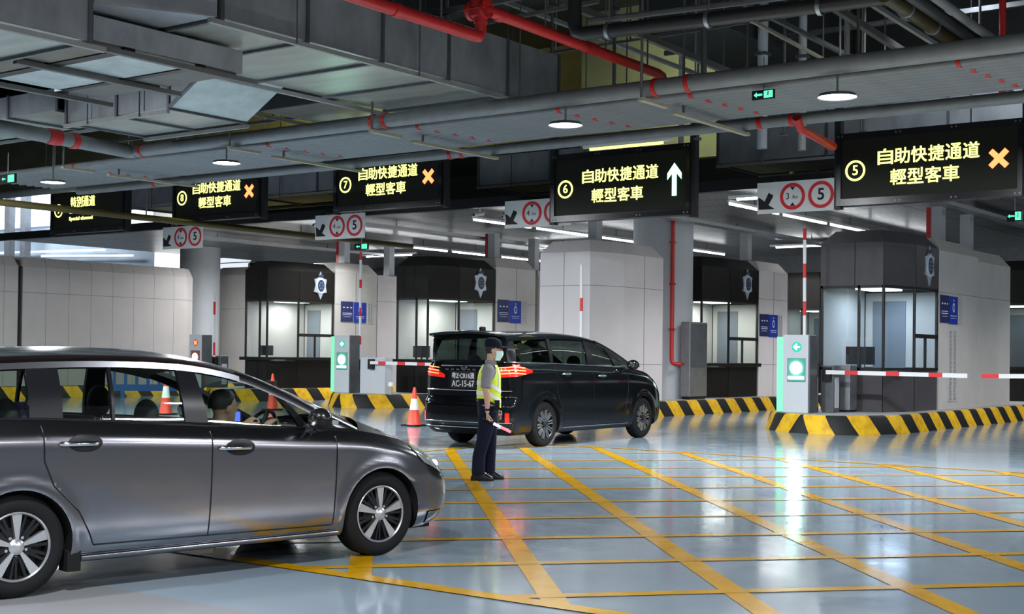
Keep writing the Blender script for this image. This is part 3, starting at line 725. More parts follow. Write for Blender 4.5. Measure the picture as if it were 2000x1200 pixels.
# ================================================================ overhead signs
def led_sign(label, x, z, num, state, w=3.42, h=1.36, lines=None, ztop=7.6):
    t = thing('lane_sign', label, 'electronic sign', (x, 24.2, z)); fr = .10
    MB().box(0, w, 0, .22, 0, h, 'plastic_black').build('cabinet', t, bevel=.01)
    mb = MB()
    for a in ((0, w, -.05, 0, 0, .13), (0, w, -.05, 0, h - .12, h), (0, .09, -.05, 0, .13, h - .12), (w - .09, w, -.05, 0, .13, h - .12)): mb.box(*a, 'paint_black')
    for px in (.08, w * .35, w * .65, w - .08):
        for pz in (.05, h - .05):
            for dx in (-.04, .04): mb.box(px + dx - .014, px + dx + .014, -.062, -.05, pz - .014, pz + .014, 'steel_dark')
    mb.build('bezel', t)
    MB().box(.09, w - .09, -.015, 0, .13, h - .12, 'led_screen').build('screen', t)
    for px in (-.06, w - .02):
        mb = MB(); mb.box(px, px + .12, .0, .16, -.05, 6.3 - z, 'plastic_black'); mb.build('post', t); MB().tube([(px + .06, .08, 6.3 - z), (px + .06, .08, 11.5 - z)], .02, 'galv_rail', 6, False).build('hanger_rod', t)
    y = -.02; iw, ih = w - .18, h - .25; X = lambda a: .09 + a * iw; Zc = lambda b: .13 + (1 - b) * ih
    mb = MB(); cx, cz = X(.085), Zc(.53 if lines is None else .50)
    ring_poly(mb, cx, cz, .155, .195, y - .006, y, 'led_yellow'); text_mb(mb, num, .26, 'led_yellow', T(cx, y, cz) @ FRONT, .003, bold=.002)
    mb.build('lane_number', t)
    M = lambda a, b: T(X(a), y, Zc(b)) @ FRONT
    if lines is None:
        for nm, s, a0, a1, b in (('upper_line', '自助快捷通道', .215, .80, .33), ('lower_line', '輕型客車', .29, .69, .68)):
            n = len(s); cw = (a1 - a0) / n; mb = MB()
            for i, c in enumerate(s): text_mb(mb, c, .3, 'led_yellow', M(a0 + cw * (i + .5), b), .003, bold=.004, fit=(cw * iw * .90, .285))
            mb.build(nm, t)
    else:
        for nm, s, a0, a1, b, hh in lines:
            mb = MB()
            if ord(s[0]) > 255:
                n = len(s); cw = (a1 - a0) / n
                for i, c in enumerate(s): text_mb(mb, c, .3, 'led_yellow', M(a0 + cw * (i + .5), b), .003, bold=.004, fit=(cw * iw * .9, hh))
            else: text_mb(mb, s, .2, 'led_yellow', M((a0 + a1) / 2, b), .003, bold=.004, fit=((a1 - a0) * iw, hh))
            mb.build(nm, t)
    if state == 'x':
        mb = MB(); c = T(X(.90), y, Zc(.50)) @ FRONT
        for a in (math.pi / 4, -math.pi / 4): mb.prism([(-.20, -.05), (.20, -.05), (.20, .05), (-.20, .05)], 0, .006 + a * .002, 'led_red', c @ R(a, 'Z'))
        mb.build('red_cross', t)
    elif state == 'up':
        mb = MB(); c = T(X(.915), y, Zc(.50)) @ FRONT
        mb.prism([(0, .34), (.165, .13), (.165, .0), (.052, .13), (.052, -.33), (-.052, -.33), (-.052, .13), (-.165, .0), (-.165, .13)], 0, .006, 'led_green', c)
        mb.build('green_arrow', t)
    return t
led_sign('rightmost overhead lane sign, circled five and a red cross', -10.31, 4.39, '5', 'x')
led_sign('overhead lane sign with circled six and a green up arrow', -16.87, 4.40, '6', 'up', h=1.46)
led_sign('overhead lane sign with circled seven and a red cross, middle of the five', -23.38, 4.96, '7', 'x')
led_sign('overhead lane sign with circled eight and a red cross, second from the left', -29.44, 4.99, '8', 'x')
led_sign('leftmost overhead lane sign with English words, crossed by a dark pipe', -34.97, 4.90, '9', None,
         lines=[('upper_line', '特別通道', .26, .62, .30, .30), ('middle_line', 'Customs only', .245, .50, .565, .12), ('lower_line', 'Special channel', .245, .585, .745, .13)])

def road_board(label, x, z, limit, w=1.95, h=.665):
    t = thing('road_sign', label, 'road sign', (x, 26.45, z))
    MB().box(0, w, 0, .05, 0, h, 'sign_white').build('board', t, bevel=.006)
    mb = MB()
    mb.prism([(-.16, -.20), (.20, -.20), (.20, -.19), (.07, -.11), (.17, .06), (.17, .10), (.07, .15), (-.02, -.03), (-.15, .06), (-.17, .05)], .0, .004, 'sign_black', T(.20, 0, .29) @ FRONT)
    mb.build('arrow', t)
    for cx, kind in ((.82, 'h'), (1.46, 's')):
        mb = MB(); ring_poly(mb, cx, h / 2 + .005, .215, .285, -.006, 0, 'red_signal'); o = mb.build('limit_ring', t); mb = MB(); c = h / 2 + .005
        if kind == 's': text_mb(mb, '5', .34, 'sign_black', T(cx, -.002, c) @ FRONT, .002, bold=.006)
        else:
            text_mb(mb, limit[0], .19, 'sign_black', T(cx - .11, -.002, c) @ FRONT, .002); text_mb(mb, limit[1:], .10, 'sign_black', T(cx + .05, -.002, c - .02) @ FRONT, .002)
            mb.build('figure', o); mb = MB(); mb.prism([(-.06, .205), (.06, .205), (0, .13)], 0, .004, 'sign_black', T(cx, 0, c) @ FRONT); mb.prism([(-.06, -.205), (.06, -.205), (0, -.13)], 0, .004, 'sign_black', T(cx, 0, c) @ FRONT)
        mb.build('figure', o)
    for px in (.35, w - .35): q = MB(); q.box(px - .015, px + .015, .05, .08, h * .4, 5.3 - z, 'steel'); q.box(px - .015, px + .015, .05, .28, 5.27 - z, 5.3 - z, 'steel'); q.build('hanger', t)
road_board('largest white road sign with two red limit rings, beside the rightmost lane sign', -13.08, 4.59, '3.8m')
road_board('white road sign half hidden behind the lane sign with the green arrow', -19.84, 4.585, '4.2m')
road_board('white road sign with two red rings below the middle lane sign', -26.28, 4.56, '4.2m', 1.80)
road_board('smallest white road sign, above the round column at the left', -32.66, 4.53, '4.2m', 1.76)

def exit_sign(label, x, y, z, w=.42, h=.17, rz=0.0, flip=False, rod=.5):
    t = thing('exit_sign', label, 'exit sign', (x, y, z), rz)
    MB().box(0, w, 0, .05, 0, h, 'plastic_black').build('case', t)
    mb = MB(); s = -1 if flip else 1
    mb.box(w * .55, w * .95, -.004, 0, h * .12, h * .88, 'exit_green'); mb.build('lit_panel', t)
    mb = MB(); mb.prism([(-.07, 0), (-.02, .04), (-.02, .015), (.07, .015), (.07, -.015), (-.02, -.015), (-.02, -.04)], 0, .004, 'exit_green', T(w * .28, 0, h / 2) @ FRONT); mb.build('arrow', t)
    mb = MB(); mb.ball((w * .75, -.006, h * .72), (.018, .003, .018), 'white_paint', 8, 6); mb.bar((w * .75, -.006, h * .62), (w * .72, -.006, h * .38), .03, .004, 'white_paint'); mb.bar((w * .72, -.006, h * .4), (w * .64, -.006, h * .2), .016, .004, 'white_paint'); mb.bar((w * .73, -.006, h * .4), (w * .82, -.006, h * .22), .016, .004, 'white_paint'); mb.build('running_figure', t)
    MB().box(w * .48, w * .52, .02, .03, h, h + rod, 'steel').build('hanger', t)
exit_sign('green exit sign with an arrow at the left picture edge', -28.35, 18.2, 5.33, .62, .22)
exit_sign('small green exit sign below the grey pipes, left of the rightmost round lamp', -9.3, 18.6, 5.42, .36, .14)
exit_sign('small green exit sign under the road sign below lane sign seven', -25.9, 27.6, 4.36, .5, .17, rod=.75)
exit_sign('green exit sign hanging below the rightmost lane sign', -8.35, 28.2, 4.35, .3, .22, rod=.8)

# ================================================================ ceiling services
ROD = 'rod_grey'
def rods(t, pts, z0, z1, r=.014, name='hanger_rod'):
    for x, y in pts: MB().tube([(x, y, z0), (x, y, z1)], r, ROD, 6, False).build(name, t)
def coupling(t, p, d, r, w=.12):
    p, d = Vector(p), Vector(d); MB().tube([p - d * w / 2, p + d * w / 2], r * 1.14, 'red_paint', 14).build('coupling', t, smooth=50)

X = Vector((1, 0, 0)); Y = Vector((0, 1, 0))
t = thing('front_pipe', 'thick grey pipe with red couplings, nearest of the pipes across the hall', 'pipe', (0, 18.0, 5.66))
MB().tube([(-23.1, 0, 0), (4, 0, 0)], .125, 'pipe_grey', 20).build('pipe', t, smooth=50)
for x in (-22.9, -16.45, -16.15, -10.62, -10.05): coupling(t, (x, 0, 0), X, .125, .07)
t = thing('rear_pipe', 'grey pipe with red couplings, farthest of the pipes across the hall', 'pipe', (0, 21.55, 5.62))
MB().tube([(-30, 0, 0), (4, 0, 0)], .10, 'pipe_grey', 18).build('pipe', t, smooth=50)
for x in (-26.9, -17.55, -17.25, -10.6, -10.0): coupling(t, (x, 0, 0), X, .10, .08)
names = ['first', 'second', 'third', 'fourth', 'fifth', 'sixth', 'seventh', 'eighth', 'ninth', 'tenth']
for i in range(10):
    y = 18.72 + i * .225
    t = thing('conduit', names[i] + ' of the ten thin grey conduits, counted from the thick front pipe', 'conduit', (0, y, 5.66), 0, 'thin grey conduits between the two thick pipes')
    MB().tube([(-30, 0, 0), (4, 0, 0)], .074, 'pipe_grey', 12).build('pipe', t, smooth=50)
    if i % 2 == 0:
        for x in (-26.2, -19.9, -16.0, -12.9, -10.4, -6.2): coupling(t, (x + .03 * i, 0, 0), X, .074, .06)
for i, (x, nm) in enumerate(((-25.3, 'left of lane sign eight'), (-20.0, 'above lane sign seven'), (-16.3, 'left of the middle round lamp'), (-10.75, 'right of the middle round lamp'), (-4.6, 'at the right picture edge'))):
    t = thing('trapeze_hanger', 'pale steel bar under the grey pipes ' + nm, 'pipe bracket', (x, 17.75, 5.48))
    mb = MB(); mb.box(-.05, .05, 0, .8, -.05, 0, 'bracket_pale'); mb.build('bar', t); mb = MB(); mb.box(-.2, -.1, 1.3, 3.9, -.05, 0, 'bracket_pale'); mb.build('bar', t)
    rods(t, ((0, .03), (-.15, 1.6), (-.15, 3.85)), 0, .5 if i < 3 else 6.0, .022)
t = thing('elbow_pipe', 'thick grey pipe with red collars running towards the camera at the left', 'pipe', (-23.25, 18.0, 5.66))
MB().tube([(0.15, 0, 0), (.03, -.03, 0), (0, -.15, 0), (.3, -2.0, 0), (1.1, -9, 0)], .14, 'pipe_grey', 18).build('pipe', t, smooth=50)
for y, x in ((-1.6, .24), (-2.05, .32), (-2.2, .33)): coupling(t, (x, y, 0), Y, .14, .14)
t = thing('cross_pipe', 'long grey pipe at the far left behind the exit sign', 'pipe', (-30, 24, 6.2))
MB().tube([(-8, 0, 0), (6.5, 0, 0)], .12, 'pipe_grey', 14).build('pipe', t, smooth=50); rods(t, ((-5, 0), (-1, 0), (3, 0)), 0, 4)
t = thing('dark_pipe', 'dark pipe crossing in front of the leftmost lane sign', 'pipe', (-28.45, 13, 4.93))
MB().tube([(0, 0, 0), (0, 13, 0), (0, 20, 0)], .085, 'pipe_yellow_lit', 12).build('pipe', t, smooth=50); rods(t, ((0, 1.0), (0, 9.5)), 0, 6, .02)

def lamp(label, x, y, top=4):
    t = thing('highbay_lamp', label, 'lamp', (x, y, 5.22))
    MB().lathe([(.02, .075), (.10, .07), (.25, .05), (.275, .0)], 'steel_dark', None, 32).build('shade', t, smooth=40)
    MB().lathe([(.0, .012), (.255, .012), (.262, .02)], 'lamp_glow', None, 32).build('diffuser', t, smooth=40)
    MB().tube([(0, 0, .07), (0, 0, top)], .016, 'steel_dark', 8, False).build('suspension', t)
for (x, y), nm in zip(LAMPS, ('leftmost of the four glowing round lamps, near the exit sign', 'glowing round lamp above lane sign eight', 'glowing round lamp above and left of the green-arrow lane sign', 'rightmost glowing round lamp, above the rightmost lane sign')):
    lamp(nm, x, y, 1.27 if x < -25 else .33)

def red_pipe(label, pts, r, joints=()):
    t = thing('sprinkler_pipe', label, 'pipe', pts[0]); o = Vector(pts[0])
    MB().tube([Vector(p) - o for p in pts], r, 'red_paint', 14).build('pipe', t, smooth=50)
    for p, d in joints: coupling(t, Vector(p) - o, Vector(d), r, .16)
    return t
t = red_pipe('bright red pipe at the top centre ending in a downward elbow', [(-11.72, 8, 6.02), (-11.8, 14.95, 6.02), (-11.81, 15.08, 6.03), (-11.81, 15.12, 6.10), (-11.81, 15.12, 6.34)], .085, (((-11.78, 13.3, 6.02), Y), ((-11.81, 15.12, 6.3), (0, 0, 1))))
rods(t, ((0, 3.8), (-.05, 6.2)), 0, 4)
t = red_pipe('long red pipe running from the red valve down to the grey pipes', [(-11.75, 15.1, 6.42), (-11.95, 20.3, 6.42), (-11.96, 20.45, 6.40), (-11.96, 20.5, 6.3), (-11.96, 20.5, 5.75)], .085, (((-11.78, 15.5, 6.42), Y), ((-11.85, 18, 6.42), Y)))
rods(t, ((-.05, 1.6), (-.12, 3.4), (-.17, 4.8)), .05, 4)
t = thing('red_valve', 'bulky red valve joining the two red pipes', 'valve', (-11.84, 15.12, 6.42))
mb = MB(); mb.lathe([(.06, -.16), (.14, -.16), (.14, -.10), (.10, -.08), (.10, .08), (.14, .10), (.14, .16), (.06, .16)], 'red_paint', R(math.pi / 2, 'Y'), 20, True); mb.lathe([(.10, -.12), (.12, -.1), (.12, .16), (.05, .2)], 'red_paint', None, 16, True); mb.build('valve_body', t, smooth=40)
for k in range(8):
    a = k * math.pi / 4; MB().tube([(-.18, .115 * math.cos(a), .115 * math.sin(a)), (.18, .115 * math.cos(a), .115 * math.sin(a))], .012, 'red_paint', 6).build('bolt', t)
red_pipe('short red pipe sloping behind the grey pipes, left of the rightmost lane sign', [(-9.85, 21.4, 5.62), (-9.85, 20.9, 5.46), (-10.2, 23.7, 5.46)][0:1] + [(-9.87, 21.6, 5.46), (-10.2, 23.75, 5.46)], .075, (((-10.17, 23.5, 5.46), Y),))
red_pipe('dim red pipe far back beyond the pale duct elbow', [(-22, 24.5, 7.0), (-19.2, 24.5, 6.95)], .09)

t = thing('drain_pipe', 'black drain pipe with a vertical drop at the top right', 'pipe', (-11.35, 16.85, 6.34))
MB().tube([(-.02, 0, 4), (-.02, 0, .16), (.02, 0, .04), (.14, .01, 0), (2.3, .3, 0), (5.0, .63, .02)], .105, 'pipe_dark', 18).build('pipe', t, smooth=50)
for x in (.55, 2.1, 3.7):
    mb = MB(); ring_poly(mb, 0, 0, .105, .125, -.03, .03, 'steel', 24, T(x, x * .13, 0) @ R(math.pi / 2, 'Z')); mb.tube([(x, x * .13, .11), (x, x * .13, 4)], .014, 'steel', 6); mb.build('clamp', t)
MB().tube([(.15, .12, .21), (5.4, .82, .22)], .045, 'pipe_grey', 10).build('cable_conduit', t, smooth=50)
for i, (dx, dz, m, nm) in enumerate(((0, 0, 'pipe_yellow_lit', 'lowest'), (.23, .02, 'pipe_dark', 'middle'), (.42, .05, 'pipe_grey', 'topmost'))):
    t = thing('ceiling_pipe', f'{nm} of the three pipes slanting down at the top right corner', 'pipe', (-6.22 + dx, 16.0, 6.0 + dz))
    MB().tube([(0, 0, .0), (-.1, 2.5, 0), (-.2, 12, 0)], .10 - i * .02, m, 14).build('pipe', t, smooth=50)
    if i == 0:
        for k in (.8, 1.9, 3.1, 4.6):
            mb = MB(); ring_poly(mb, 0, 0, .10, .118, -.02, .02, 'steel', 20, T(-.04 * k, k, 0)); mb.build('clamp', t)
        rods(t, ((0, 1.2), (-.1, 4)), .1, 4)

# --- sheet-metal ducts
def duct(label, x0, x1, y0, y1, z0, z1, along='y', step=1.35, rails=True, under='duct_under', taper=None, cat='duct'):
    t = thing('air_duct', label, cat, (x0, y0, z0)); w, l, h = x1 - x0, y1 - y0, z1 - z0
    mb = MB(); mb.box(0, w, 0, l, 0.002, h, 'galv'); mb.build('casing', t)
    MB().box(.01, w - .01, .01, l - .01, -.004, .004, under).build('underside', t)
    L = l if along == 'y' else w; n = max(1, int(L / step)); mb = MB()
    for k in range(n + 1):
        a = min(L - .03, .02 + k * L / n)
        mb = MB()
        if along == 'y': mb.box(-.03, w + .03, a - .03, a + .03, -.045, h + .02, 'steel_dark')
        else: mb.box(a - .03, a + .03, -.03, l + .03, -.045, h + .02, 'steel_dark')
        mb.build('flange', t)
    if rails:
        mb = MB()
        for e in (0, 1):
            mb = MB()
            if along == 'y': mb.box((-.05, w - .02)[e], (.02, w + .05)[e], -.2, l + .2, -.11, -.045, 'galv_rail')
            else: mb.box(0, w, (-.06, l)[e], (0, l + .06)[e], -.11, -.045, 'galv_rail')
            mb.build('support_rail', t)
        m = max(2, int(L / 2.4))
        for k in range(m):
            a = (k + .5) * L / m
            if along == 'y': rods(t, ((w + .09, a),), -.11, 11.4 - z0)
            else: rods(t, ((a, -.07),), -.11, 11.4 - z0)
    return t
duct('wide sheet-metal duct slanting across the upper left, with coloured glints underneath', -16.75, -13.95, 12.2, 20.2, 6.0, 6.95)
duct('nearest sheet-metal duct at the top left corner', -20.5, -14.75, 4, 10.75, 5.5, 7.4, step=2.2)
t = thing('duct_transition', 'flared duct piece joining the two big ducts at the upper left', 'duct', (-14.75, 10.78, 6.0))
mb = MB(); mb.add([(0, 0, 0), (.78, 1.38, 0), (.78, 1.38, .95), (0, 0, 1.4), (-2.6, 0, 0), (-2.0, 1.38, 0), (-2.0, 1.38, .95), (-2.6, 0, 1.4)], [(0, 1, 2, 3), (4, 5, 6, 7), (0, 1, 5, 4), (3, 2, 6, 7)], 'galv'); mb.build('casing', t)
# branch with joints and patched panels
t = thing('branch_duct', 'patched duct underside with brown and pale panels at the upper left', 'duct', (-18.45, 11.0, 5.6))
mb = MB(); mb.box(0, 3.4, 0, 2.6, .012, .34, 'galv'); mb.build('casing', t)
for i, (x0, x1) in enumerate(((.1, 1.6), (1.72, 3.32))):
    for j, (y0, y1, m) in enumerate(((.05, .5, 'duct_brown'), (.68, 1.78, 'duct_pale'), (1.9, 2.55, 'duct_under_brown'))): MB().box(x0, x1, y0, y1, -.012, .012, m).build('panel', t)
for y0, y1 in ((.5, .68), (1.78, 1.9)): MB().box(0, 3.4, y0, y1, -.03, .012, 'paint_black').build('joint', t)
for x in (1.6, 3.3, -.1): MB().box(x, x + .09, 0, 2.9, -.10, -.03, ROD).build('support_rail', t)
t2 = duct('blue-grey duct running across behind the patched duct', -22.0, -19.0, 15.5, 17.3, 5.80, 6.85, 'x', 1.5)
t = thing('duct_elbow', 'pale slanted duct elbow at the upper left', 'duct', (-19.0, 15.5, 5.80))
mb = MB(); mb.add([(0, 0, 0), (0, 1.8, 0), (1.25, 1.8, .72), (1.25, 0, .72), (0, 0, 1.05), (0, 1.8, 1.05), (.9, 1.8, 1.5), (.9, 0, 1.5)], [(4, 5, 6, 7), (0, 3, 7, 4), (1, 2, 6, 5)], 'galv')
mb.add([(0, 0, 0), (0, 1.8, 0), (1.25, 1.8, .72), (1.25, 0, .72)], [(0, 1, 2, 3)], 'duct_pale'); mb.add([(1.25, 1.8, .72), (1.25, 0, .72), (.9, 0, 1.5), (.9, 1.8, 1.5)], [(0, 1, 2, 3)], 'galv'); mb.build('casing', t)
mb = MB(); mb.bar((-.02, 0, 0), (1.25, 0, .73), .05, .05, 'steel_dark'); mb.bar((1.25, 0, .72), (1.25, 1.8, .72), .05, .05, 'steel_dark'); mb.build('flange', t)
duct('short blue-grey duct above the thick elbow pipe at the left', -27.0, -22.1, 15.4, 17.0, 6.05, 6.45, 'x', 1.5, rails=False)
duct('grey duct beyond the pale elbow, above the grey pipes', -20.3, -17.0, 18.6, 23.9, 6.35, 7.1, 'y', 2.0)
duct('low grey duct at the far left above the exit sign', -30, -24.4, 15.6, 18.6, 6.48, 7.1, 'x', 2.0)
duct('long blue-grey duct across the hall behind the two rightmost lane signs', -15.4, 4, 29.0, 31.2, 6.15, 7.35, 'x', 2.6, under='galv')
duct('dark grey duct between the middle lane sign and the green arrow', -22.2, -17.6, 28.4, 30.4, 6.0, 6.75, 'x', 2.0, under='galv')
duct('wide duct behind lane signs seven and eight', -36, -24.5, 27.6, 29.8, 6.1, 7.0, 'x', 2.4, under='galv')

# --- beam-hung channels, rods and braces in the void at the top right
def channel(label, a, b, w=.10, h=.12, m=ROD):
    t = thing('support_channel', label, 'steel channel', a); o = Vector(a)
    MB().bar((0, 0, 0), Vector(b) - o, w, h, m).build('channel', t)
    for k in (.2, .75):
        p = (Vector(b) - o) * k; MB().tube([p, (p.x, p.y, 11.4 - a[2])], .018, ROD, 6, False).build('hanger_rod', t)
channel('pale channel slanting under the black drain pipe', (-12.4, 18.0, 7.25), (-12.7, 26, 7.2))
channel('pale channel slanting at the top right beyond the drain pipe', (-8.9, 19.0, 7.3), (-9.2, 25, 7.25))
channel('thin yellowish channel slanting behind the drain pipe', (-11.4, 22.0, 7.8), (-11.7, 28, 7.75), .06, .06, 'bracket_pale')
channel('cross channel behind the red valve', (-16.5, 17.4, 7.2), (-11.3, 17.2, 7.2), .08, .10)
channel('second cross channel above the red valve', (-15.5, 17.9, 7.05), (-11.5, 17.7, 7.05), .06, .06)
for i, (x, y, r, m, nm) in enumerate(((-14.4, 20.6, .03, ROD, 'thin rod left of the long red pipe'), (-13.6, 21.5, .035, ROD, 'thin rod behind the long red pipe'), (-12.2, 22.4, .06, ROD, 'thick pale upright behind the end of the long red pipe'),
                                 (-13.0, 26.5, .11, 'column_paint', 'pale upright pipe in the lit void at the top'), (-12.4, 27.2, .09, 'concrete', 'grey upright pipe beside the lit wall'), (-14.9, 32.2, .10, 'concrete_olive', 'olive upright pipe against the lit wall'),
                                 (-14.2, 32.2, .06, 'pipe_dark', 'dark upright pipe against the lit wall'), (-9.3, 22.2, .05, 'galv_rail', 'pale upright left of the slanting pipes'), (-16.4, 29, .07, 'column_paint', 'pale upright near the left of the lit wall'),
                                 (-7.2, 24, .06, 'red_paint', 'dark red upright at the top right'))):
    t = thing('upright_pipe', nm, 'pipe', (x, y, 6.0)); MB().tube([(0, 0, 0), (0, 0, 5.45)], r, m, 10).build('pipe', t, smooth=50); MB().box(-r - .03, r + .03, -r - .03, r + .03, 2.0, 2.06, 'steel_dark').build('clamp', t)
for k, (a, b, w, m, nm) in enumerate((((-17, 23.4, 7.9), (-4, 23.2, 7.9), .05, ROD, 'thin level channel high above the green-arrow lane sign'), ((-16, 27.5, 8.6), (-3, 27.5, 8.6), .10, 'steel_dark', 'dark level beam high behind the drain pipe'),
        ((-10.6, 18.5, 7.6), (-10.9, 31, 7.6), .08, ROD, 'long channel running back between the drain pipe and the lit wall'), ((-7.9, 17.5, 7.0), (-8.3, 28.7, 7.0), .07, 'galv_rail', 'long channel running back left of the three slanting pipes'),
        ((-14.9, 19, 8.0), (-15.2, 31.5, 8.0), .08, 'galv_rail', 'long channel running back along the left of the lit wall'), ((-31, 22, 6.9), (-20.7, 22, 6.9), .07, ROD, 'level channel behind the round lamps at the left'))):
    channel(nm, a, b, w, w, m)
for k, (x, y, nm) in enumerate(((-13.3, 24.2, 'slim rod in front of the lit wall, left one'), (-11.6, 24.6, 'slim rod in front of the lit wall, middle one'), (-10.2, 25.2, 'slim rod in front of the lit wall, right one'), (-8.4, 20.5, 'slim rod above the rightmost round lamp'), (-24.8, 21, 'slim rod above the second round lamp from the left'), (-27.2, 22.6, 'slim rod above the leftmost lane sign'))):
    t = thing('ceiling_rod', nm, 'hanger rod', (x, y, 5.9)); MB().tube([(0, 0, 0), (0, 0, 5.55)], .028, ROD, 8).build('rod', t); MB().box(-.06, .06, -.06, .06, 0, .05, 'steel_dark').build('foot_plate', t)
area('void_fill_light', (-18, 29.8, 9.0), .4, 120, (.80, .86, .55), (math.radians(60), 0, 0), 2.5)  # these three unseen lamps are added to brighten the void walls and ducts
area('void_fill_light', (-9, 25.6, 8.6), .4, 90, (.85, .93, 1.0), (math.radians(30), 0, 0), 4.0)
area('void_fill_light', (-33, 31, 9.2), .4, 330, (1.0, .84, .26), (math.radians(55), 0, 0), 4.0)

# --- batten lights
def batten(label, x, y, z, L, along='y', m='tube_glow', rod=True):
    t = thing('batten_lamp', label, 'tube light', (x, y, z)); a, b = ((.05, L) if along == 'y' else (L, .05))
    MB().box(-a / 2, a / 2, -b / 2, b / 2, .02, .08, 'white_paint').build('housing', t); MB().box(-a * .42, a * .42, -b * .48, b * .48, -.03, .02, m).build('tube', t)
    if rod: MB().box(-.01, .01, -.01, .01, .08, 5.26 - z if z < 5.2 else 11.5 - z, 'steel_dark').build('hanger', t)
batten('yellow tube light between the green-arrow lane sign and the grey pipes', -14.1, 22.75, 5.66, 2.0, 'x', 'tube_yellow', True)
N = {-29: 'the lane below lane sign eight', -21.5: 'the lane below lane sign seven', -14.2: 'the lane of the black van', -7.0: 'the lane at the right edge'}
for x in (-29, -21.5, -14.2, -7.0):
    for y, w in ((28.6, 'first'), (31.4, 'second'), (34.2, 'third'), (37.0, 'fourth'), (39.8, 'fifth')):
        batten(f'white tube light, {w} from the canopy edge over {N[x]}', x, y, 4.97, 2.6)
for x, y, w in ((-12.9, 27.3, 'beside the green-arrow lane sign'), (-25.0, 36.5, 'above the booth behind the van'), (-18.0, 40, 'far back above the round column'), (-33, 37, 'far back above the long panelled wall')):
    batten('white tube light lying across the lanes ' + w, x, y, 5.05, 2.6, 'x')
for i, (x, nm) in enumerate(((-33.2, 'above the long panelled wall'), (-25.6, 'above the booth behind the van'), (-17.35, 'above the pink-grey cabin block'), (-10.4, 'above the grey booth'), (-4, 'at the right edge'))):
    t = thing('cable_tray', 'grey cable tray under the canopy ' + nm, 'cable tray', (x, 27.2, 5.02))
    mb = MB(); mb.box(-.15, .15, 0, 18, 0, .02, 'steel'); mb.box(-.16, -.14, 0, 18, 0, .09, 'steel'); mb.box(.14, .16, 0, 18, 0, .09, 'steel'); mb.build('tray', t)
    rods(t, ((-.17, 2), (-.17, 7), (-.17, 12)), 0, .24)
for x, y, nm in ((-26.5, 26.82, 'under the canopy edge right of lane sign eight'), (-20.9, 26.82, 'under the canopy edge right of lane sign seven'), (-20.6, 27.6, 'below the canopy edge right of lane sign seven')):
    t = thing('security_camera', 'small white camera ' + nm, 'camera', (x, y, 5.05)); MB().tube([(0, 0, .21), (0, 0, .05)], .02, 'white_paint', 8).build('bracket', t); MB().tube([(.05, .1, 0), (-.05, -.16, -.05)], .05, 'white_paint', 12).build('housing', t); MB().tube([(-.05, -.16, -.05), (-.06, -.18, -.052)], .035, 'plastic_black', 12).build('lens', t)
# ================================================================ vehicles
class Car:
    """body surface: r runs 0 (sill) .. 1 (waist), u runs along the car from the rear axle, v is the half width"""
    def __init__(s, **k): s.__dict__.update(k)
    def v(s, u, r):
        w = pws(s.W, r) * s.barrel(u); uf, ur = pws(s.UF, r), pws(s.UR, r)
        for e, L, n in ((u - (uf - s.Lf), s.Lf, s.nf), ((ur + s.Lr) - u, s.Lr, s.nr)):
            if e > 0: w *= max(0.0, 1 - min(1, e / L) ** n) ** (1 / n)
        for c in (0, s.wb):                      # lip round the wheel opening
            d = math.hypot(u - c, s.z(u, r) - s.zc); w += s.lip * math.exp(-((d - s.R - .02) / .05) ** 2)
        return w
    def z(s, u, r): return s.zs + r * (pws(s.ZT, u) - s.zs)
    def barrel(s, u): return 1 - s.bar * ((u - s.wb / 2) / (s.wb / 2 + .9)) ** 2
    def pt(s, u, z, side=1, off=0.0):
        r = (z - s.zs) / (pws(s.ZT, u) - s.zs); return Vector((u, -side * (s.v(u, r) + off), z))
    def stations(s, r, n=110):
        uf, ur = pws(s.UF, r), pws(s.UR, r); out = []
        for i in range(13):
            a = math.pi / 2 * i / 13; out.append(uf - s.Lf + s.Lf * math.cos(a) ** (2 / s.nf))
        a, b = uf - s.Lf, ur + s.Lr
        out += [a + (b - a) * i / n for i in range(n + 1)]
        for i in range(1, 14):
            a = math.pi / 2 * (1 - i / 13); out.append(ur + s.Lr - s.Lr * math.cos(a) ** (2 / s.nr))
        return out
    def side_grid(s, side, rows):
        G = []
        for r in rows: G.append([Vector((u, -side * s.v(u, r), s.z(u, r))) for u in s.stations(r)])
        return G
    def inarch(s, p):
        for c in (0, s.wb):
            d = math.hypot(p.x - c, p.z - s.zc) if p.z > s.zc else abs(p.x - c)
            if d < s.R: return c
        return None
    def snap(s, p, side):
        c = s.inarch(p)
        if c is None: return p
        if p.z > s.zc:
            d = Vector((p.x - c, p.z - s.zc)); d = d.normalized() * s.R if d.length > 1e-4 else Vector((0, s.R)); u, z = c + d.x, s.zc + d.y
        else: u, z = c + math.copysign(s.R, p.x - c), p.z
        return s.pt(u, z, side)

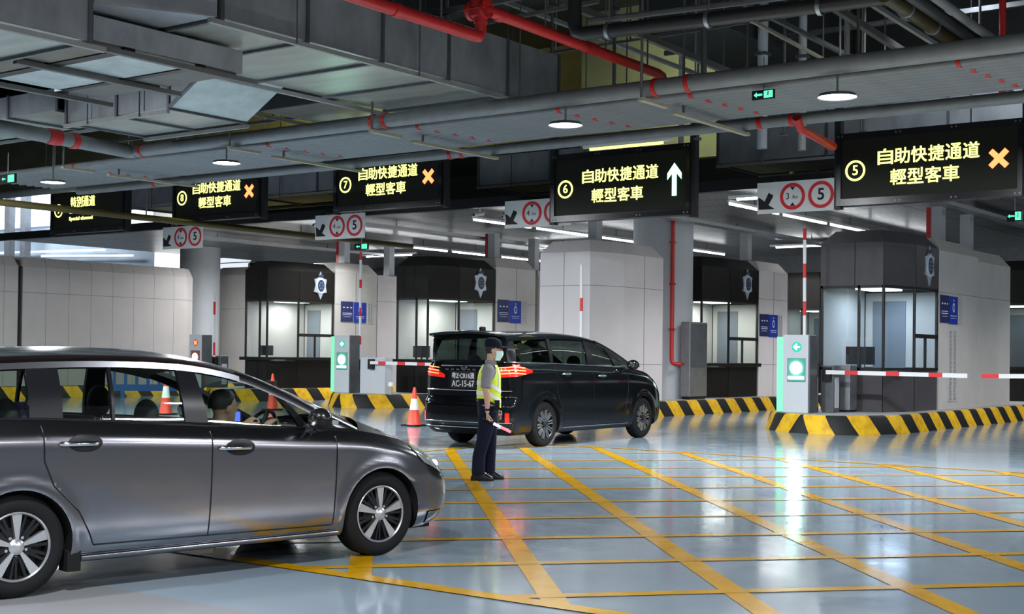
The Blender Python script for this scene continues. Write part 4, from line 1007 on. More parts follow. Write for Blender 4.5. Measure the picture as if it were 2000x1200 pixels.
def build_car(K, root, paint, glass, pillar_m):
    rows = [0, .04, .09] + [.14 + .86 * i / 22 for i in range(23)]
    for side in (1, -1):
        G = s_rows = K.side_grid(side, rows); nr, nc = len(G), len(G[0]); zones = {}
        for i in range(nr - 1):
            for j in range(nc - 1):
                q = [G[i][j], G[i][j + 1], G[i + 1][j + 1], G[i + 1][j]]
                if all(K.inarch(p) is not None for p in q): continue
                if i == 0: zn = 'rocker_panel'
                else:
                    c = (q[0] + q[2]) / 2; zn = K.zone(c.x, c.z)
                zones.setdefault(zn, []).append([K.snap(p, side) for p in q])
        for zn, qs in zones.items():
            mb = MB()
            for q in qs: mb.add(q, [(0, 1, 2, 3)], paint)
            mb.build(zn, root, smooth=50)
        # dark wheel-house and inner trim
        for c in (0, K.wb):
            mb = MB(); arc = [(c + K.R * math.cos(a), max(K.zs, K.zc + K.R * math.sin(a))) for a in [math.pi * t / 20 for t in range(21)]]
            arc = [(c + K.R, K.zs)] + arc + [(c - K.R, K.zs)]
            mb.grid([[Vector((u, -side * (K.v(u, (z - K.zs) / (pws(K.ZT, u) - K.zs)) - .004), z)) for u, z in arc], [Vector((u, -side * .5, z)) for u, z in arc]], 'rubber')
            mb.add([Vector((u, -side * .5, z)) for u, z in arc], [tuple(range(len(arc)))], 'rubber')
            mb.build('wheel_house', root, smooth=60)
        mb = MB(); us = [K.cab[0] + (K.cab[1] - K.cab[0]) * i / 24 for i in range(25)]
        mb.grid([[K.pt(u, pws(K.ZT, u) - .002, side) for u in us], [Vector((u, -side * (K.v(u, 1) - .09), pws(K.ZT, u) - .004)) for u in us], [Vector((u, -side * (K.v(u, 1) - .10), .42)) for u in us]], 'interior'); mb.build('door_trim', root)
        # greenhouse sides
        def gp(ub, ut, t, side=side):
            zb, zr = pws(K.ZT, ub), pws(K.RZ, ut) - K.drop; vb, vr = K.v(ub, 1), pws(K.RV, ut) + .02
            return Vector((lerp(ub, ut, t), -side * (lerp(vb, vr, t) + K.bow * math.sin(math.pi * t)), lerp(zb, zr, t)))
        for (b0, t0), (b1, t1), kind in K.cols:
            n = max(1, int(abs(b1 - b0) / .12)); off = Vector((0, side * .008, 0)) if kind == 'glass' else Vector()
            g = [[gp(lerp(b0, b1, i / n), lerp(t0, t1, i / n), t / 8) + off for t in range(9)] for i in range(n + 1)]
            mb = MB()
            if kind == 'glass': mb.grid(g, glass); mb.build('side_window', root, smooth=60)
            else:
                g2 = [[p + Vector((0, side * .035, 0)) for p in row] for row in g]; m = pillar_m if kind == 'dark' else paint
                mb.grid(g, m); mb.grid(g2, m); mb.grid([[a[0] for a in (g[0],)] + [], ] if False else [g[0], g2[0]], m); mb.grid([g[-1], g2[-1]], m); mb.build('pillar', root, smooth=60)
        # window frame line
        mb = MB(); ub = [K.cols[0][0][0] + (K.cols[-1][1][0] - K.cols[0][0][0]) * i / 40 for i in range(41)]
        mb.tube([K.pt(u, pws(K.ZT, u) + .004, side, .002) for u in ub], .010, K.beltm, 6); mb.build('waist_moulding', root, smooth=60)
        # shut lines
        mb = MB()
        for line in K.seams: 
            pts = []
            for (a, b), (c, d) in zip(line, line[1:]):
                for i in range(8): pts.append(K.pt(lerp(a, c, i / 8), lerp(b, d, i / 8), side, .0))
            pts.append(K.pt(*line[-1], side)); mb.tube(pts, .0055, 'paint_black', 6)
        mb.build('shut_line', root, smooth=60)
        for u, z in K.handles:
            mb = MB(); g = []
            for i in range(5): g.append([K.pt(u + .045 + .115 * i / 4 * math.cos(a), z + .058 * i / 4 * math.sin(a), side, .004 - .001 * (4 - i)) for a in [2 * math.pi * k / 24 for k in range(24)]])
            mb.grid(g, 'paint_black', True); o = mb.build('door_handle', root, smooth=60)
            MB().tube([K.pt(u - .12, z, side, .0), K.pt(u - .10, z, side, .03), K.pt(u + .10, z - .004, side, .035), K.pt(u + .125, z - .004, side, .0)], .016, K.handlem, 10).build('grip', o, smooth=60)
    # roof with rails, crowned across
    us = [K.rail[0] + (K.rail[1] - K.rail[0]) * i / 30 for i in range(31)]; M = 12
    def roof_row(u, crown):
        z, v = pws(K.RZ, u), pws(K.RV, u); row = [Vector((u, -(v + .02), z - K.drop)), Vector((u, -(v + .012), z - .02))]
        row += [Vector((u, -v * c, z + crown * (1 - abs(c) ** 2.2))) for c in [1 - 2 * i / (2 * M) for i in range(2 * M + 1)] if abs(c) < .985]
        return row + [Vector((u, v + .012, z - .02)), Vector((u, v + .02, z - K.drop))]
    mb = MB(); mb.grid([roof_row(u, K.crown * min(1, (u - K.rail[0]) / .3 + .55)) for u in us], paint); mb.build('roof', root, smooth=50)
    mb = MB(); mb.grid([[p - Vector((0, 0, .05)) for p in roof_row(u, K.crown * .8)[1:-1]] for u in us], 'interior'); mb.build('headliner', root, smooth=50)
    # windscreen between the two front posts
    u0, u1 = K.rail[1], K.RZ[-1][0]; rowsW = []
    for i in range(15):
        t = i / 14; u = lerp(u0, u1, t); z, v = pws(K.RZ, u), pws(K.RV, u); cr = lerp(K.crown, K.cowl[1], t); bw = K.cowl[0] * t ** .8
        rowsW.append([Vector((u + bw * (1 - c * c), -v * c, z + cr * (1 - abs(c) ** 2.2))) for c in [1 - 2 * j / 20 for j in range(21)]])
    mb = MB(); mb.grid([r[1:-1] for r in rowsW], glass); mb.build('windscreen', root, smooth=60)
    for side in (0, -1):
        mb = MB(); sg = 1 if side == 0 else -1
        mb.grid([[r[side] + Vector((0, -sg * .02, -K.drop)), r[side] + Vector((0, -sg * .012, -.02)), r[side], r[1 if side == 0 else -2], r[1 if side == 0 else -2] - Vector((0, 0, .035))] for r in rowsW], paint); mb.build('front_post', root, smooth=50)
    # bonnet
    st = [u for u in K.stations(1) if u > K.hood - .001]; st.sort(); rowsH = []
    for u in st:
        v = K.v(u, 1); z = pws(K.ZT, u); f = max(0, min(1, (K.UF[-1][1] - u) / (K.UF[-1][1] - K.hood)))
        cr = K.hcrown * (f ** .6); bw = K.cowl[0] * f ** 2
        rowsH.append([Vector((u + bw * (1 - c * c), -v * c, z + cr * (1 - abs(c) ** 2.6))) for c in [1 - 2 * j / 20 for j in range(21)]])
    mb = MB(); mb.grid(rowsH, paint); mb.build('bonnet', root, smooth=50)
    # tail glass and tailgate upper edge
    ur = K.rail[0]; z, v = pws(K.RZ, ur), pws(K.RV, ur); zt = pws(K.ZT, K.UR[-1][1]); top, bot = [], []
    def rear_u(vv):
        w = pws(K.W, 1) * K.barrel(K.UR[-1][1]); q = min(1, vv / w); return K.UR[-1][1] + K.Lr - K.Lr * (1 - q ** K.nr) ** (1 / K.nr)
    for c in [1 - 2 * j / 20 for j in range(21)]:
        top.append(Vector((ur, -v * c, z + K.crown * .55 * (1 - abs(c) ** 2.2)))); vb = K.v(K.UR[-1][1] + .10, 1); bot.append(Vector((rear_u(abs(vb * c)), -vb * c, zt)))
    g = [[b.lerp(a, t / 8) + Vector((-K.rbow * math.sin(math.pi * t / 8), 0, 0)) for a, b in zip(top, bot)] for t in range(9)]
    mb = MB(); mb.grid([r[1:-1] for r in g], glass); mb.build('rear_window', root, smooth=60)
    for e in (0, -1):
        mb = MB(); i2 = 1 if e == 0 else -2; c0 = K.cols[0][0]
        sd = 1 if e == 0 else -1
        outer = [Vector((lerp(c0[0], c0[1], t / 8), -sd * (lerp(K.v(c0[0], 1), pws(K.RV, c0[1]) + .02, t / 8) + K.bow * math.sin(math.pi * t / 8)), lerp(pws(K.ZT, c0[0]), pws(K.RZ, c0[1]) - K.drop, t / 8))) for t in range(9)]
        mb.grid([[r[i2] for r in g], [r[e] for r in g], outer], paint); mb.build('rear_post', root, smooth=60)
    # floor, underside
    MB().box(K.cab[0], K.cab[1] + .4, -.72, .72, K.zs + .06, K.zs + .14, 'interior').build('cabin_floor', root)
    MB().box(-.75, K.wb + .6, -.68, .68, K.zs - .02, K.zs + .05, 'rubber').build('underbody', root)
    # tail shelf behind the last seats and cowl in front
    MB().box(K.cab[1] - .15, K.cab[1] + .42, -.66, .66, .62, pws(K.ZT, K.cab[1]) - .01, 'interior').build('dashboard', root, bevel=.04)
    return gp

def wheel(root, u, y, K, style, turn=0.0):
    """y: outer face, sign gives the side"""
    sg = -1 if y < 0 else 1
    M = T(u, y, K.wr) @ R(turn, 'Z') @ R(sg * -math.pi / 2, 'X')       # local z points outward
    wr, rr, wd = K.wr, K.rim, .21
    mb = MB(); prof = [(rr - .01, -wd), (rr + .02, -wd), (wr - .02, -wd + .005), (wr, -wd + .03), (wr, -.03), (wr - .018, -.006), (lerp(rr, wr, .5), .006), (rr + .012, -.002), (rr, -.012)]
    mb.lathe(prof, 'rubber', M, 48); t = mb.build('wheel', root, smooth=40)
    mb = MB(); rm = 'alloy' if style == 'five' else 'alloy_dark'; mb.lathe([(rr, -.012), (rr + .004, .0), (rr - .004, .004), (rr - .012, -.004)], rm, M, 48); mb.lathe([(rr - .012, -.004), (rr - .02, -.05), (rr - .03, -.17)], 'alloy_dark', M, 48); mb.build('rim', t, smooth=40)
    mb = MB(); mb.lathe([(.0, -.07), (rr - .02, -.07)], 'alloy_dark', M, 40); mb.lathe([(.0, -.06), (rr * .55, -.06), (rr * .55, -.07)], 'steel_dark', M, 32); mb.build('brake_disc', t)
    if style == 'five':
        for k in range(5):
            a = 2 * math.pi * k / 5 + math.pi / 2; P = M @ R(a, 'Z'); mb = MB(); w0, w1 = .010, .033
            vs = [(.045, -w0, .002), (rr - .006, -w1, -.006), (rr - .006, w1, -.006), (.045, w0, .002), (.045, -w0, -.03), (rr - .006, -w1, -.04), (rr - .006, w1, -.04), (.045, w0, -.03)]
            mb.add([P @ Vector(v) for v in vs], [(0, 1, 2, 3), (0, 4, 5, 1), (1, 5, 6, 2), (2, 6, 7, 3), (3, 7, 4, 0)], 'alloy'); mb.build('spoke', t)
            mb = MB()
            for o in (.36, .50, .76, .90):
                b = a + o * 2 * math.pi / 5; c = Vector((math.cos(b), math.sin(b), 0)); mb.bar(M @ (c * .06 + Vector((0, 0, -.02))), M @ (c * (rr - .01) + Vector((0, 0, -.02))), .014, .02, 'alloy_dark')
            mb.build('dark_spoke', t)
    else:
        for k in range(10):
            a = 2 * math.pi * k / 10 + .15; P = M @ R(a, 'Z'); mb = MB()
            for o in (-.018, .018):
                mb.add([P @ Vector(v) for v in ((.10, o - .007, -.01), (rr - .02, o * 1.3 - .011, -.008), (rr - .02, o * 1.3 + .011, -.008), (.10, o + .007, -.01), (.10, o - .009, -.04), (rr - .02, o * 1.3 - .013, -.04), (rr - .02, o * 1.3 + .013, -.04), (.10, o + .009, -.04))], [(0, 1, 2, 3), (0, 4, 5, 1), (1, 5, 6, 2), (2, 6, 7, 3), (3, 7, 4, 0)], 'alloy_mid')
            mb.build('spoke', t)
    mb = MB(); mb.lathe([(.0, .012), (.03, .010), (.05, -.005), (.052, -.06)], 'alloy' if style == 'five' else 'alloy_dark', M, 24)
    for k in range(5):
        a = 2 * math.pi * (k + .5) / 5 + math.pi / 2; mb.lathe([(0, -.012), (.010, -.012), (.011, -.035)], 'alloy', M @ T(.066 * math.cos(a), .066 * math.sin(a), 0), 8)
    mb.build('hub', t, smooth=40)
mat('alloy_mid', (.42, .43, .45), .3, .8)

def seat(root, u, y, zh, m='seat_cloth', lean=.22, base=.55, w=.48):
    mb = MB(); mb.box(u, u + .5, y - w / 2, y + w / 2, .32, base, m); o = mb.build('seat', root, bevel=.05)
    mb = MB(); g = []
    for i in range(9):
        t = i / 8; x = u + .05 - lean * t; z = base - .05 + (zh - .22 - base) * t; ww = w / 2 * (1 - .18 * t ** 2)
        g.append([Vector((x + .07, y - ww, z)), Vector((x + .10, y - ww * .6, z)), Vector((x + .10, y + ww * .6, z)), Vector((x + .07, y + ww, z)), Vector((x - .06, y + ww, z)), Vector((x - .08, y, z)), Vector((x - .06, y - ww, z))])
    mb.grid(g, m, True); mb.add(g[-1], [tuple(range(7))], m); mb.build('backrest', o, smooth=60)
    mb = MB(); mb.ball((u - lean + .05, y, zh - .10), (.065, .14, .12), m, 14, 10); mb.tube([(u - lean + .05, y - .06, zh - .1), (u - lean + .05, y - .06, zh - .26)], .008, 'steel', 6); mb.tube([(u - lean + .05, y + .06, zh - .1), (u - lean + .05, y + .06, zh - .26)], .008, 'steel', 6); mb.build('headrest', o, smooth=60)

def mirror(root, u, z, y, paint, s=1):
    sg = -1 if y < 0 else 1
    mb = MB(); g = []
    for i in range(9):
        t = i / 8; c = math.sin(math.pi * min(.98, .08 + .9 * t)) ** .5; x = u + .10 * (t - .35) * 1.4
        g.append([Vector((x, y + .115 * s * c * math.cos(a), z + .085 * s * c * math.sin(a))) for a in [2 * math.pi * k / 18 for k in range(18)]])
    mb.grid(g, paint, True); mb.add(g[0], [tuple(range(18))], 'chrome'); mb.add(g[-1], [tuple(range(17, -1, -1))], paint); mb.tube([(u + .02, y - sg * .16, z - .09), (u, y - sg * .02, z - .06)], .03, 'plastic_black', 10)
    o = mb.build('wing_mirror', root, smooth=60)
    MB().box(u + .05, u + .105, y + sg * .05 - .06, y + sg * .05 + .055, z - .035, z - .005, 'headlight_lens').build('indicator', o, bevel=.01)

def spatch(K, us, zs_, side, off, m, name, root, edge=None):
    """lens that lies on the body between z curves zs_(u)->(lo, hi)"""
    mb = MB(); g = []
    for u in us:
        lo, hi = zs_(u); g.append([K.pt(u, lerp(lo, hi, j / 6), side, off) for j in range(7)])
    mb.grid(g, m); o = mb.build(name, root, smooth=60); return o

# ---------------------------------------------------------------- silver people carrier
d = Vector((.5, 2.78, 0)).normalized(); n = Vector((d.y, -d.x, 0)); C0 = Vector((-7.44, 4.93, 0)) - n * .80
car1 = thing('minivan', 'silver-grey people carrier with five-spoke alloy wheels in the left foreground', 'car', C0, math.atan2(d.y, d.x))
K1 = Car(zs=.185, zc=.318, wb=2.82, R=.352, wr=.318, rim=.212, lip=.012, bar=.012, Lf=.74, nf=2.5, Lr=.40, nr=2.6,
    W=[(0, .775), (.03, .80), (.10, .822), (.22, .842), (.5, .852), (.78, .855), (.86, .851), (.91, .838), (.95, .812), (1, .772)],
    UF=[(0, 3.70), (.15, 3.76), (.4, 3.80), (.7, 3.79), (.88, 3.72), (1, 3.62)], UR=[(0, -.88), (.3, -.96), (.7, -.94), (1, -.86)],
    ZT=[(-1.0, 1.11), (0, 1.10), (.6, 1.075), (1.4, 1.03), (2.1, .985), (2.6, .955), (2.85, .915), (3.1, .855), (3.35, .765), (3.6, .66)],
    RZ=[(-.80, 1.36), (-.5, 1.435), (0, 1.47), (.6, 1.485), (1.15, 1.468), (1.45, 1.43), (1.72, 1.365), (2.06, 1.232), (2.42, 1.06), (2.64, .955)],
    RV=[(-.8, .60), (0, .645), (1.15, .65), (1.7, .655), (2.06, .675), (2.42, .715), (2.64, .755)],
    drop=.06, bow=.018, crown=.075, rail=(-.78, 1.66), cowl=(.30, .05), hood=2.63, hcrown=.085, rbow=.03, cab=(-.72, 2.55), beltm='paint_black', handlem='chrome',
    cols=[((-.80, -.70), (-.62, -.55), 'dark'), ((-.62, -.55), (.09, .10), 'glass'), ((.09, .10), (.31, .31), 'dark'), ((.31, .31), (.645, .655), 'glass'), ((.645, .655), (.665, .675), 'dark'),
          ((.665, .675), (1.18, 1.16), 'glass'), ((1.18, 1.16), (1.36, 1.30), 'dark'), ((1.36, 1.30), (2.12, 1.96), 'glass'), ((2.12, 1.96), (2.20, 2.03), 'dark'), ((2.20, 2.03), (2.60, 2.50), 'glass')],
    zone=lambda u, z: ('front_door' if 1.335 < u < 2.385 and z > .285 else 'rear_door' if (u < 1.335 and z > .285 and u > (.15 if z > .85 else pw([(.285, .50), (.37, .47), (.51, .39), (.68, .22), (.85, .16)], z))) else 'front_wing' if u > 2.385 else 'side_panel'),
    seams=[[(1.345, .99), (1.34, .6), (1.33, .285)], [(2.39, .92), (2.385, .6), (2.37, .275)], [(.15, 1.06), (.155, .84), (.22, .68), (.39, .51), (.46, .38), (.50, .29), (1.33, .282), (2.36, .272)]],
    handles=[(.38, .945), (1.52, .875)])
build_car(K1, car1, 'silver_car', 'car_glass', 'paint_black')
for u in (0, 2.82):
    for sg in (-1, 1): wheel(car1, u, sg * .825, K1, 'five', 0.0 if u == 0 else -.03)
for u, y, zh, w in ((1.28, .36, 1.26, .48), (1.28, -.36, 1.18, .48), (.28, .36, 1.22, .5), (.28, -.36, 1.20, .5)): seat(car1, u, y, zh, w=w)
for sg in (-1, 1): mirror(car1, 2.16, 1.055, sg * .93, 'paint_black')
for side in (1, -1):
    lens = spatch(K1, [3.12 + .40 * i / 14 for i in range(15)], lambda u: (pws(K1.ZT, u) - .035 - .085 * min(1, (u - 3.1) / .12), pws(K1.ZT, u) - .012), side, .006, 'headlight_lens', 'headlight', car1)
    mb = MB(); p = K1.pt(3.42, .665, side, -.02); mb.ball(p, (.04, .032, .035), 'white_glow_soft', 14, 10); mb.build('bulb', lens, smooth=60)
    spatch(K1, [3.30 + .22 * i / 8 for i in range(9)], lambda u: (.20, .30), side, .008, 'silver_car', 'bumper_corner', car1)
    mb = MB(); mb.box(.33, .42, -side * .80 - .02, -side * .80 + .1, .13, .26, 'rubber'); mb.build('mud_flap', car1)
    mb = MB(); mb.tube([K1.pt(.42 + 2.0 * i / 20, .215, side, .012) for i in range(21)], .020, 'silver_car', 8); mb.build('side_skirt', car1, smooth=60)

MB().tube([(3.735, -.35, .36), (3.76, 0, .36), (3.735, .35, .36)], .09, 'plastic_black', 10, flat=.3).build('lower_grille', car1, smooth=60)
mb = MB(); Mw = T(2.03, -.36, .93) @ R(-1.15, 'Y'); 
mb.tube([Mw @ Vector((.185 * math.cos(a), .185 * math.sin(a), 0)) for a in [2 * math.pi * k / 28 for k in range(29)]], .015, 'plastic_black', 10); mb.tube([Mw @ Vector((-.18, 0, 0)), Mw @ Vector((.18, 0, 0))], .016, 'plastic_black', 8); mb.ball(Mw @ Vector((0, 0, 0)), .05, 'plastic_black', 12, 8); mb.build('steering_wheel', car1, smooth=60)
mb = MB(); mb.box(2.35, 2.38, -.06, .06, 1.26, 1.31, 'plastic_black'); mb.build('rear_view_mirror', car1)

# ---------------------------------------------------------------- black van
d = Vector((-.12, 3.2, 0)).normalized(); n = Vector((d.y, -d.x, 0)); C0 = Vector((-12.98, 18.36, 0)) - n * .90 + d * .14
car2 = thing('black_van', 'glossy black people carrier waiting behind the officer, tail lamps lit', 'car', C0, math.atan2(d.y, d.x))
K2 = Car(zs=.22, zc=.37, wb=3.36, R=.425, wr=.372, rim=.258, lip=.012, bar=.01, Lf=.62, nf=2.4, Lr=.30, nr=3.0,
    W=[(0, .84), (.03, .88), (.10, .91), (.3, .93), (.6, .935), (.85, .925), (.93, .905), (1, .865)],
    UF=[(0, 4.28), (.15, 4.38), (.5, 4.42), (.8, 4.38), (.93, 4.28), (1, 4.13)], UR=[(0, -.98), (.12, -1.10), (.42, -1.10), (.5, -1.04), (.8, -1.03), (1, -1.01)],
    ZT=[(-1.05, 1.40), (0, 1.385), (1.6, 1.345), (2.6, 1.315), (3.0, 1.285), (3.4, 1.235), (3.75, 1.14), (4.0, 1.0), (4.2, .84)],
    RZ=[(-.94, 1.80), (-.5, 1.83), (.3, 1.865), (1.0, 1.865), (1.6, 1.825), (2.0, 1.75), (2.4, 1.63), (2.85, 1.455), (3.2, 1.30)],
    RV=[(-.86, .72), (0, .745), (1.6, .745), (2.0, .75), (2.4, .765), (3.2, .835)],
    drop=.07, bow=.015, crown=.065, rail=(-.94, 1.85), cowl=(.42, .05), hood=3.18, hcrown=.07, rbow=.02, cab=(-.80, 3.1), beltm='chrome', handlem='chrome',
    cols=[((-.94, -.88), (-.80, -.74), 'dark'), ((-.80, -.74), (.20, .20), 'glass'), ((.20, .20), (.30, .30), 'dark'), ((.30, .30), (1.42, 1.40), 'glass'), ((1.42, 1.40), (1.63, 1.58), 'dark'), ((1.63, 1.58), (2.36, 2.10), 'glass'), ((2.36, 2.10), (2.56, 2.30), 'dark'), ((2.56, 2.30), (3.02, 2.90), 'glass'), ((3.02, 2.90), (3.16, 3.12), 'dark')],
    zone=lambda u, z: ('front_door' if 1.52 < u < 2.75 and z > .34 else 'sliding_door' if .36 < u < 1.52 and z > .34 else 'front_wing' if u > 2.75 else 'side_panel'),
    seams=[[(1.525, 1.32), (1.52, .35)], [(2.75, 1.27), (2.75, .9), (2.7, .7), (2.62, .345)], [(.30, 1.35), (.33, .9), (.50, .6), (.62, .345), (1.52, .34), (2.62, .34)], [(-.75, 1.22), (.30, 1.23)]],
    handles=[(.62, 1.21), (1.80, 1.17)])
build_car(K2, car2, 'black_car', 'van_glass', 'paint_black')
for u in (0, 3.36):
    for sg in (-1, 1): wheel(car2, u, sg * .91, K2, 'ten')
for u, y, zh in ((1.95, .38, 1.50), (1.95, -.38, 1.50), (.95, .38, 1.52), (.95, -.38, 1.52), (.0, .4, 1.5), (.0, -.4, 1.5)): seat(car2, u, y, zh, lean=.28, base=.75)
for sg in (-1, 1): mirror(car2, 2.72, 1.36, sg * 1.03, 'black_car', 1.1)
# spoiler, tail lamps, plate, bright strips on the tailgate
mb = MB(); mb.grid([[Vector((-.86, -.72 + 1.44 * j / 12, 1.875 + .045 * (1 - (j / 6 - 1) ** 2))) for j in range(13)], [Vector((-1.16, -.66 + 1.32 * j / 12, 1.86 + .04 * (1 - (j / 6 - 1) ** 2))) for j in range(13)], [Vector((-1.15, -.66 + 1.32 * j / 12, 1.825 + .04 * (1 - (j / 6 - 1) ** 2))) for j in range(13)], [Vector((-.92, -.70 + 1.4 * j / 12, 1.79 + .04 * (1 - (j / 6 - 1) ** 2))) for j in range(13)]], 'black_car'); mb.build('roof_spoiler', car2, smooth=50)
MB().box(-.62, -.5, -.035, .035, 1.91, 1.985, 'paint_black').build('roof_aerial', car2, bevel=.02)
def rear_pt(y, z, off=0.0):
    r = (z - K2.zs) / (pws(K2.ZT, -1.03) - K2.zs); w = pws(K2.W, r) * K2.barrel(-1.03); q = min(.999, abs(y) / w)
    return Vector((pws(K2.UR, r) + K2.Lr - K2.Lr * (1 - q ** K2.nr) ** (1 / K2.nr) - off, y, z))
for sg in (-1, 1):
    g = []
    for i in range(13):
        t = i / 12; y = lerp(.42, .90, t); lo, hi = lerp(1.13, 1.165, t), lerp(1.185, 1.37, t); g.append([rear_pt(sg * y, lerp(lo, hi, j / 5), .010) for j in range(6)])
    mb = MB(); mb.grid(g, 'lamp_red'); o = mb.build('tail_lamp', car2, smooth=60)
    g = []
    for i in range(10):
        u = -.88 + .46 * i / 9; t = i / 9; g.append([K2.pt(u, lerp(lerp(1.165, 1.235, t), lerp(1.37, 1.27, t), j / 5), -sg, .008) for j in range(6)])
    mb = MB(); mb.grid(g, 'lamp_red'); mb.build('side_lamp', o, smooth=60)
    for k in range(3):
        mb = MB(); z0 = 1.20 + k * .05; mb.tube([rear_pt(sg * (.56 + .31 * t / 8), z0 + (t / 8) * .025, .018) for t in range(9)] + [K2.pt(-.88 + .3 * t / 5, z0 + .025 - .004 * t, -sg, .016) for t in range(1, 5)], .0085, 'lamp_hot', 6); mb.build('lamp_bar', o, smooth=60)
    mb = MB(); g = [[rear_pt(sg * (.80 + .06 * t / 4), .42 + .16 * j / 4, .012) for j in range(5)] for t in range(5)]; mb.grid(g, 'lamp_red'); mb.build('reflector', car2, smooth=60)  # glow put into the reflectors, though no lamp sits behind them
def strip(name, y0, y1, z, r, m, off=.012, z1=None):
    MB().tube([rear_pt(lerp(y0, y1, i / 16), lerp(z, z1 if z1 else z, i / 16), off) for i in range(17)], r, m, 8).build(name, car2, smooth=60)
strip('bright_trim', -.86, .86, .935, .011, 'chrome'); strip('bright_trim', -.88, .88, .42, .010, 'chrome'); strip('bright_trim', -.84, .84, .335, .012, 'chrome'); strip('tailgate_garnish', -.5, .5, 1.335, .012, 'chrome')
MB().box(-1.075, -1.05, -.31, .31, .95, 1.26, 'paint_black').build('plate_recess', car2)
mb = MB(); mb.box(-1.090, -1.074, -.25, .25, .965, 1.245, 'sign_black'); o = mb.build('number_plate', car2)
PM = lambda z, w, h: T(-1.092, .0, z) @ R(-math.pi / 2, 'Z') @ R(math.pi / 2, 'X')
mb = MB(); text_mb(mb, '粤Z·CR16澳', .1, 'white_paint', PM(1.172, 0, 0), .0015, bold=.0015, fit=(.45, .10)); text_mb(mb, 'AC-15-67', .1, 'white_paint', PM(1.042, 0, 0), .0015, bold=.0015, fit=(.45, .10)); mb.build('lettering', o)
mb = MB()
for a, b, rot in ((.055, .038, 0), (.026, .034, 0), (.05, .018, .0)):
    pts = [(a * math.cos(t), b * math.sin(t)) for t in [2 * math.pi * k / 24 for k in range(25)]]
    mb.tube([Vector((-1.065, x, 1.30 + y + (.012 if b < .02 else 0))) for x, y in pts], .006, 'chrome', 6)
mb.build('badge', car2, smooth=60)
mb = MB()
for i in range(6): mb.box(-1.052, -1.042, .36 - .11 * i - .035, .36 - .11 * i + .03, 1.262, 1.282, 'chrome')
mb.build('tailgate_lettering', car2)
for side in (1, -1):
    spatch(K2, [3.70 + .42 * i / 10 for i in range(11)], lambda u: (pws(K2.ZT, u) - .20, pws(K2.ZT, u) - .05), side, .006, 'headlight_dark', 'headlight', car2)
    MB().tube([K2.pt(.55 + 2.2 * i / 16, .30, side, .008) for i in range(17)], .010, 'chrome', 6).build('sill_trim', car2, smooth=60)
# ================================================================ people
def fuse(mb, name, parent, voxel=.007, smooth_it=4):
    """one continuous skin from overlapping volumes"""
    o = mb.build(name, None)
    r = o.modifiers.new('r', 'REMESH'); r.mode = 'VOXEL'; r.voxel_size = voxel; r.use_smooth_shade = True
    s = o.modifiers.new('s', 'SMOOTH'); s.factor = .5; s.iterations = smooth_it
    dg = bpy.context.evaluated_depsgraph_get(); me = bpy.data.meshes.new_from_object(o.evaluated_get(dg)); me.name = name
    old = o.data; o.modifiers.clear(); o.data = me; bpy.data.meshes.remove(old); me.materials.clear()
    for m in mb.mats: me.materials.append(MATS[m])
    o.parent = parent
    return o
def loft(mb, secs, m, seg=20, pw_=2.0):
    """secs: (x, y, z, rx, ry) level ellipses"""
    rows = []
    for x, y, z, rx, ry in secs:
        rows.append([Vector((x + rx * math.copysign(abs(math.cos(a)) ** (2 / pw_), math.cos(a)), y + ry * math.copysign(abs(math.sin(a)) ** (2 / pw_), math.sin(a)), z)) for a in [2 * math.pi * k / seg for k in range(seg)]])
    mb.grid(rows, m, True); n = seg; mb.add(rows[0], [tuple(range(n))], m); mb.add(rows[-1], [tuple(range(n - 1, -1, -1))], m)
def hand(mb, wrist, fwd, palm_n, curl, m, s=1.0, thumb_side=1):
    """palm with four jointed fingers and a thumb"""
    f = Vector(fwd).normalized(); pn = Vector(palm_n); pn = (pn - f * pn.dot(f)).normalized(); sd = f.cross(pn) * thumb_side; w = Vector(wrist)
    mb.tube([w, w + f * .03 * s, w + f * .06 * s, w + f * .092 * s], [.024 * s, .034 * s, .040 * s, .036 * s], m, 12, flat=.55) if abs(pn.dot(Vector((0, 1, 0)))) > .0 else None
    for k, (o, L) in enumerate(((.030, .070), (.010, .078), (-.011, .073), (-.030, .058))):
        p = w + f * .088 * s + sd * o * s; pts = [p - f * .02 * s, p]; dirn = f.copy()
        for j, q in enumerate((.42, .33, .25)):
            dirn = (Matrix.Rotation(curl * (1, 1.2, .9)[j], 4, f.cross(pn)) @ dirn).normalized(); p = p + dirn * L * q * s; pts.append(p.copy())
        mb.tube(pts, [.0095 * s, .0098 * s, .009 * s, .0082 * s, .007 * s], m, 8)
    p = w + f * .028 * s + sd * .03 * s; mb.tube([p - sd * .012 * s, p + sd * .022 * s + f * .022 * s + pn * .012 * s, p + sd * .026 * s + f * .05 * s + pn * .028 * s, p + sd * .018 * s + f * .07 * s + pn * .04 * s], [.013 * s, .0115 * s, .0102 * s, .008 * s], m, 8)

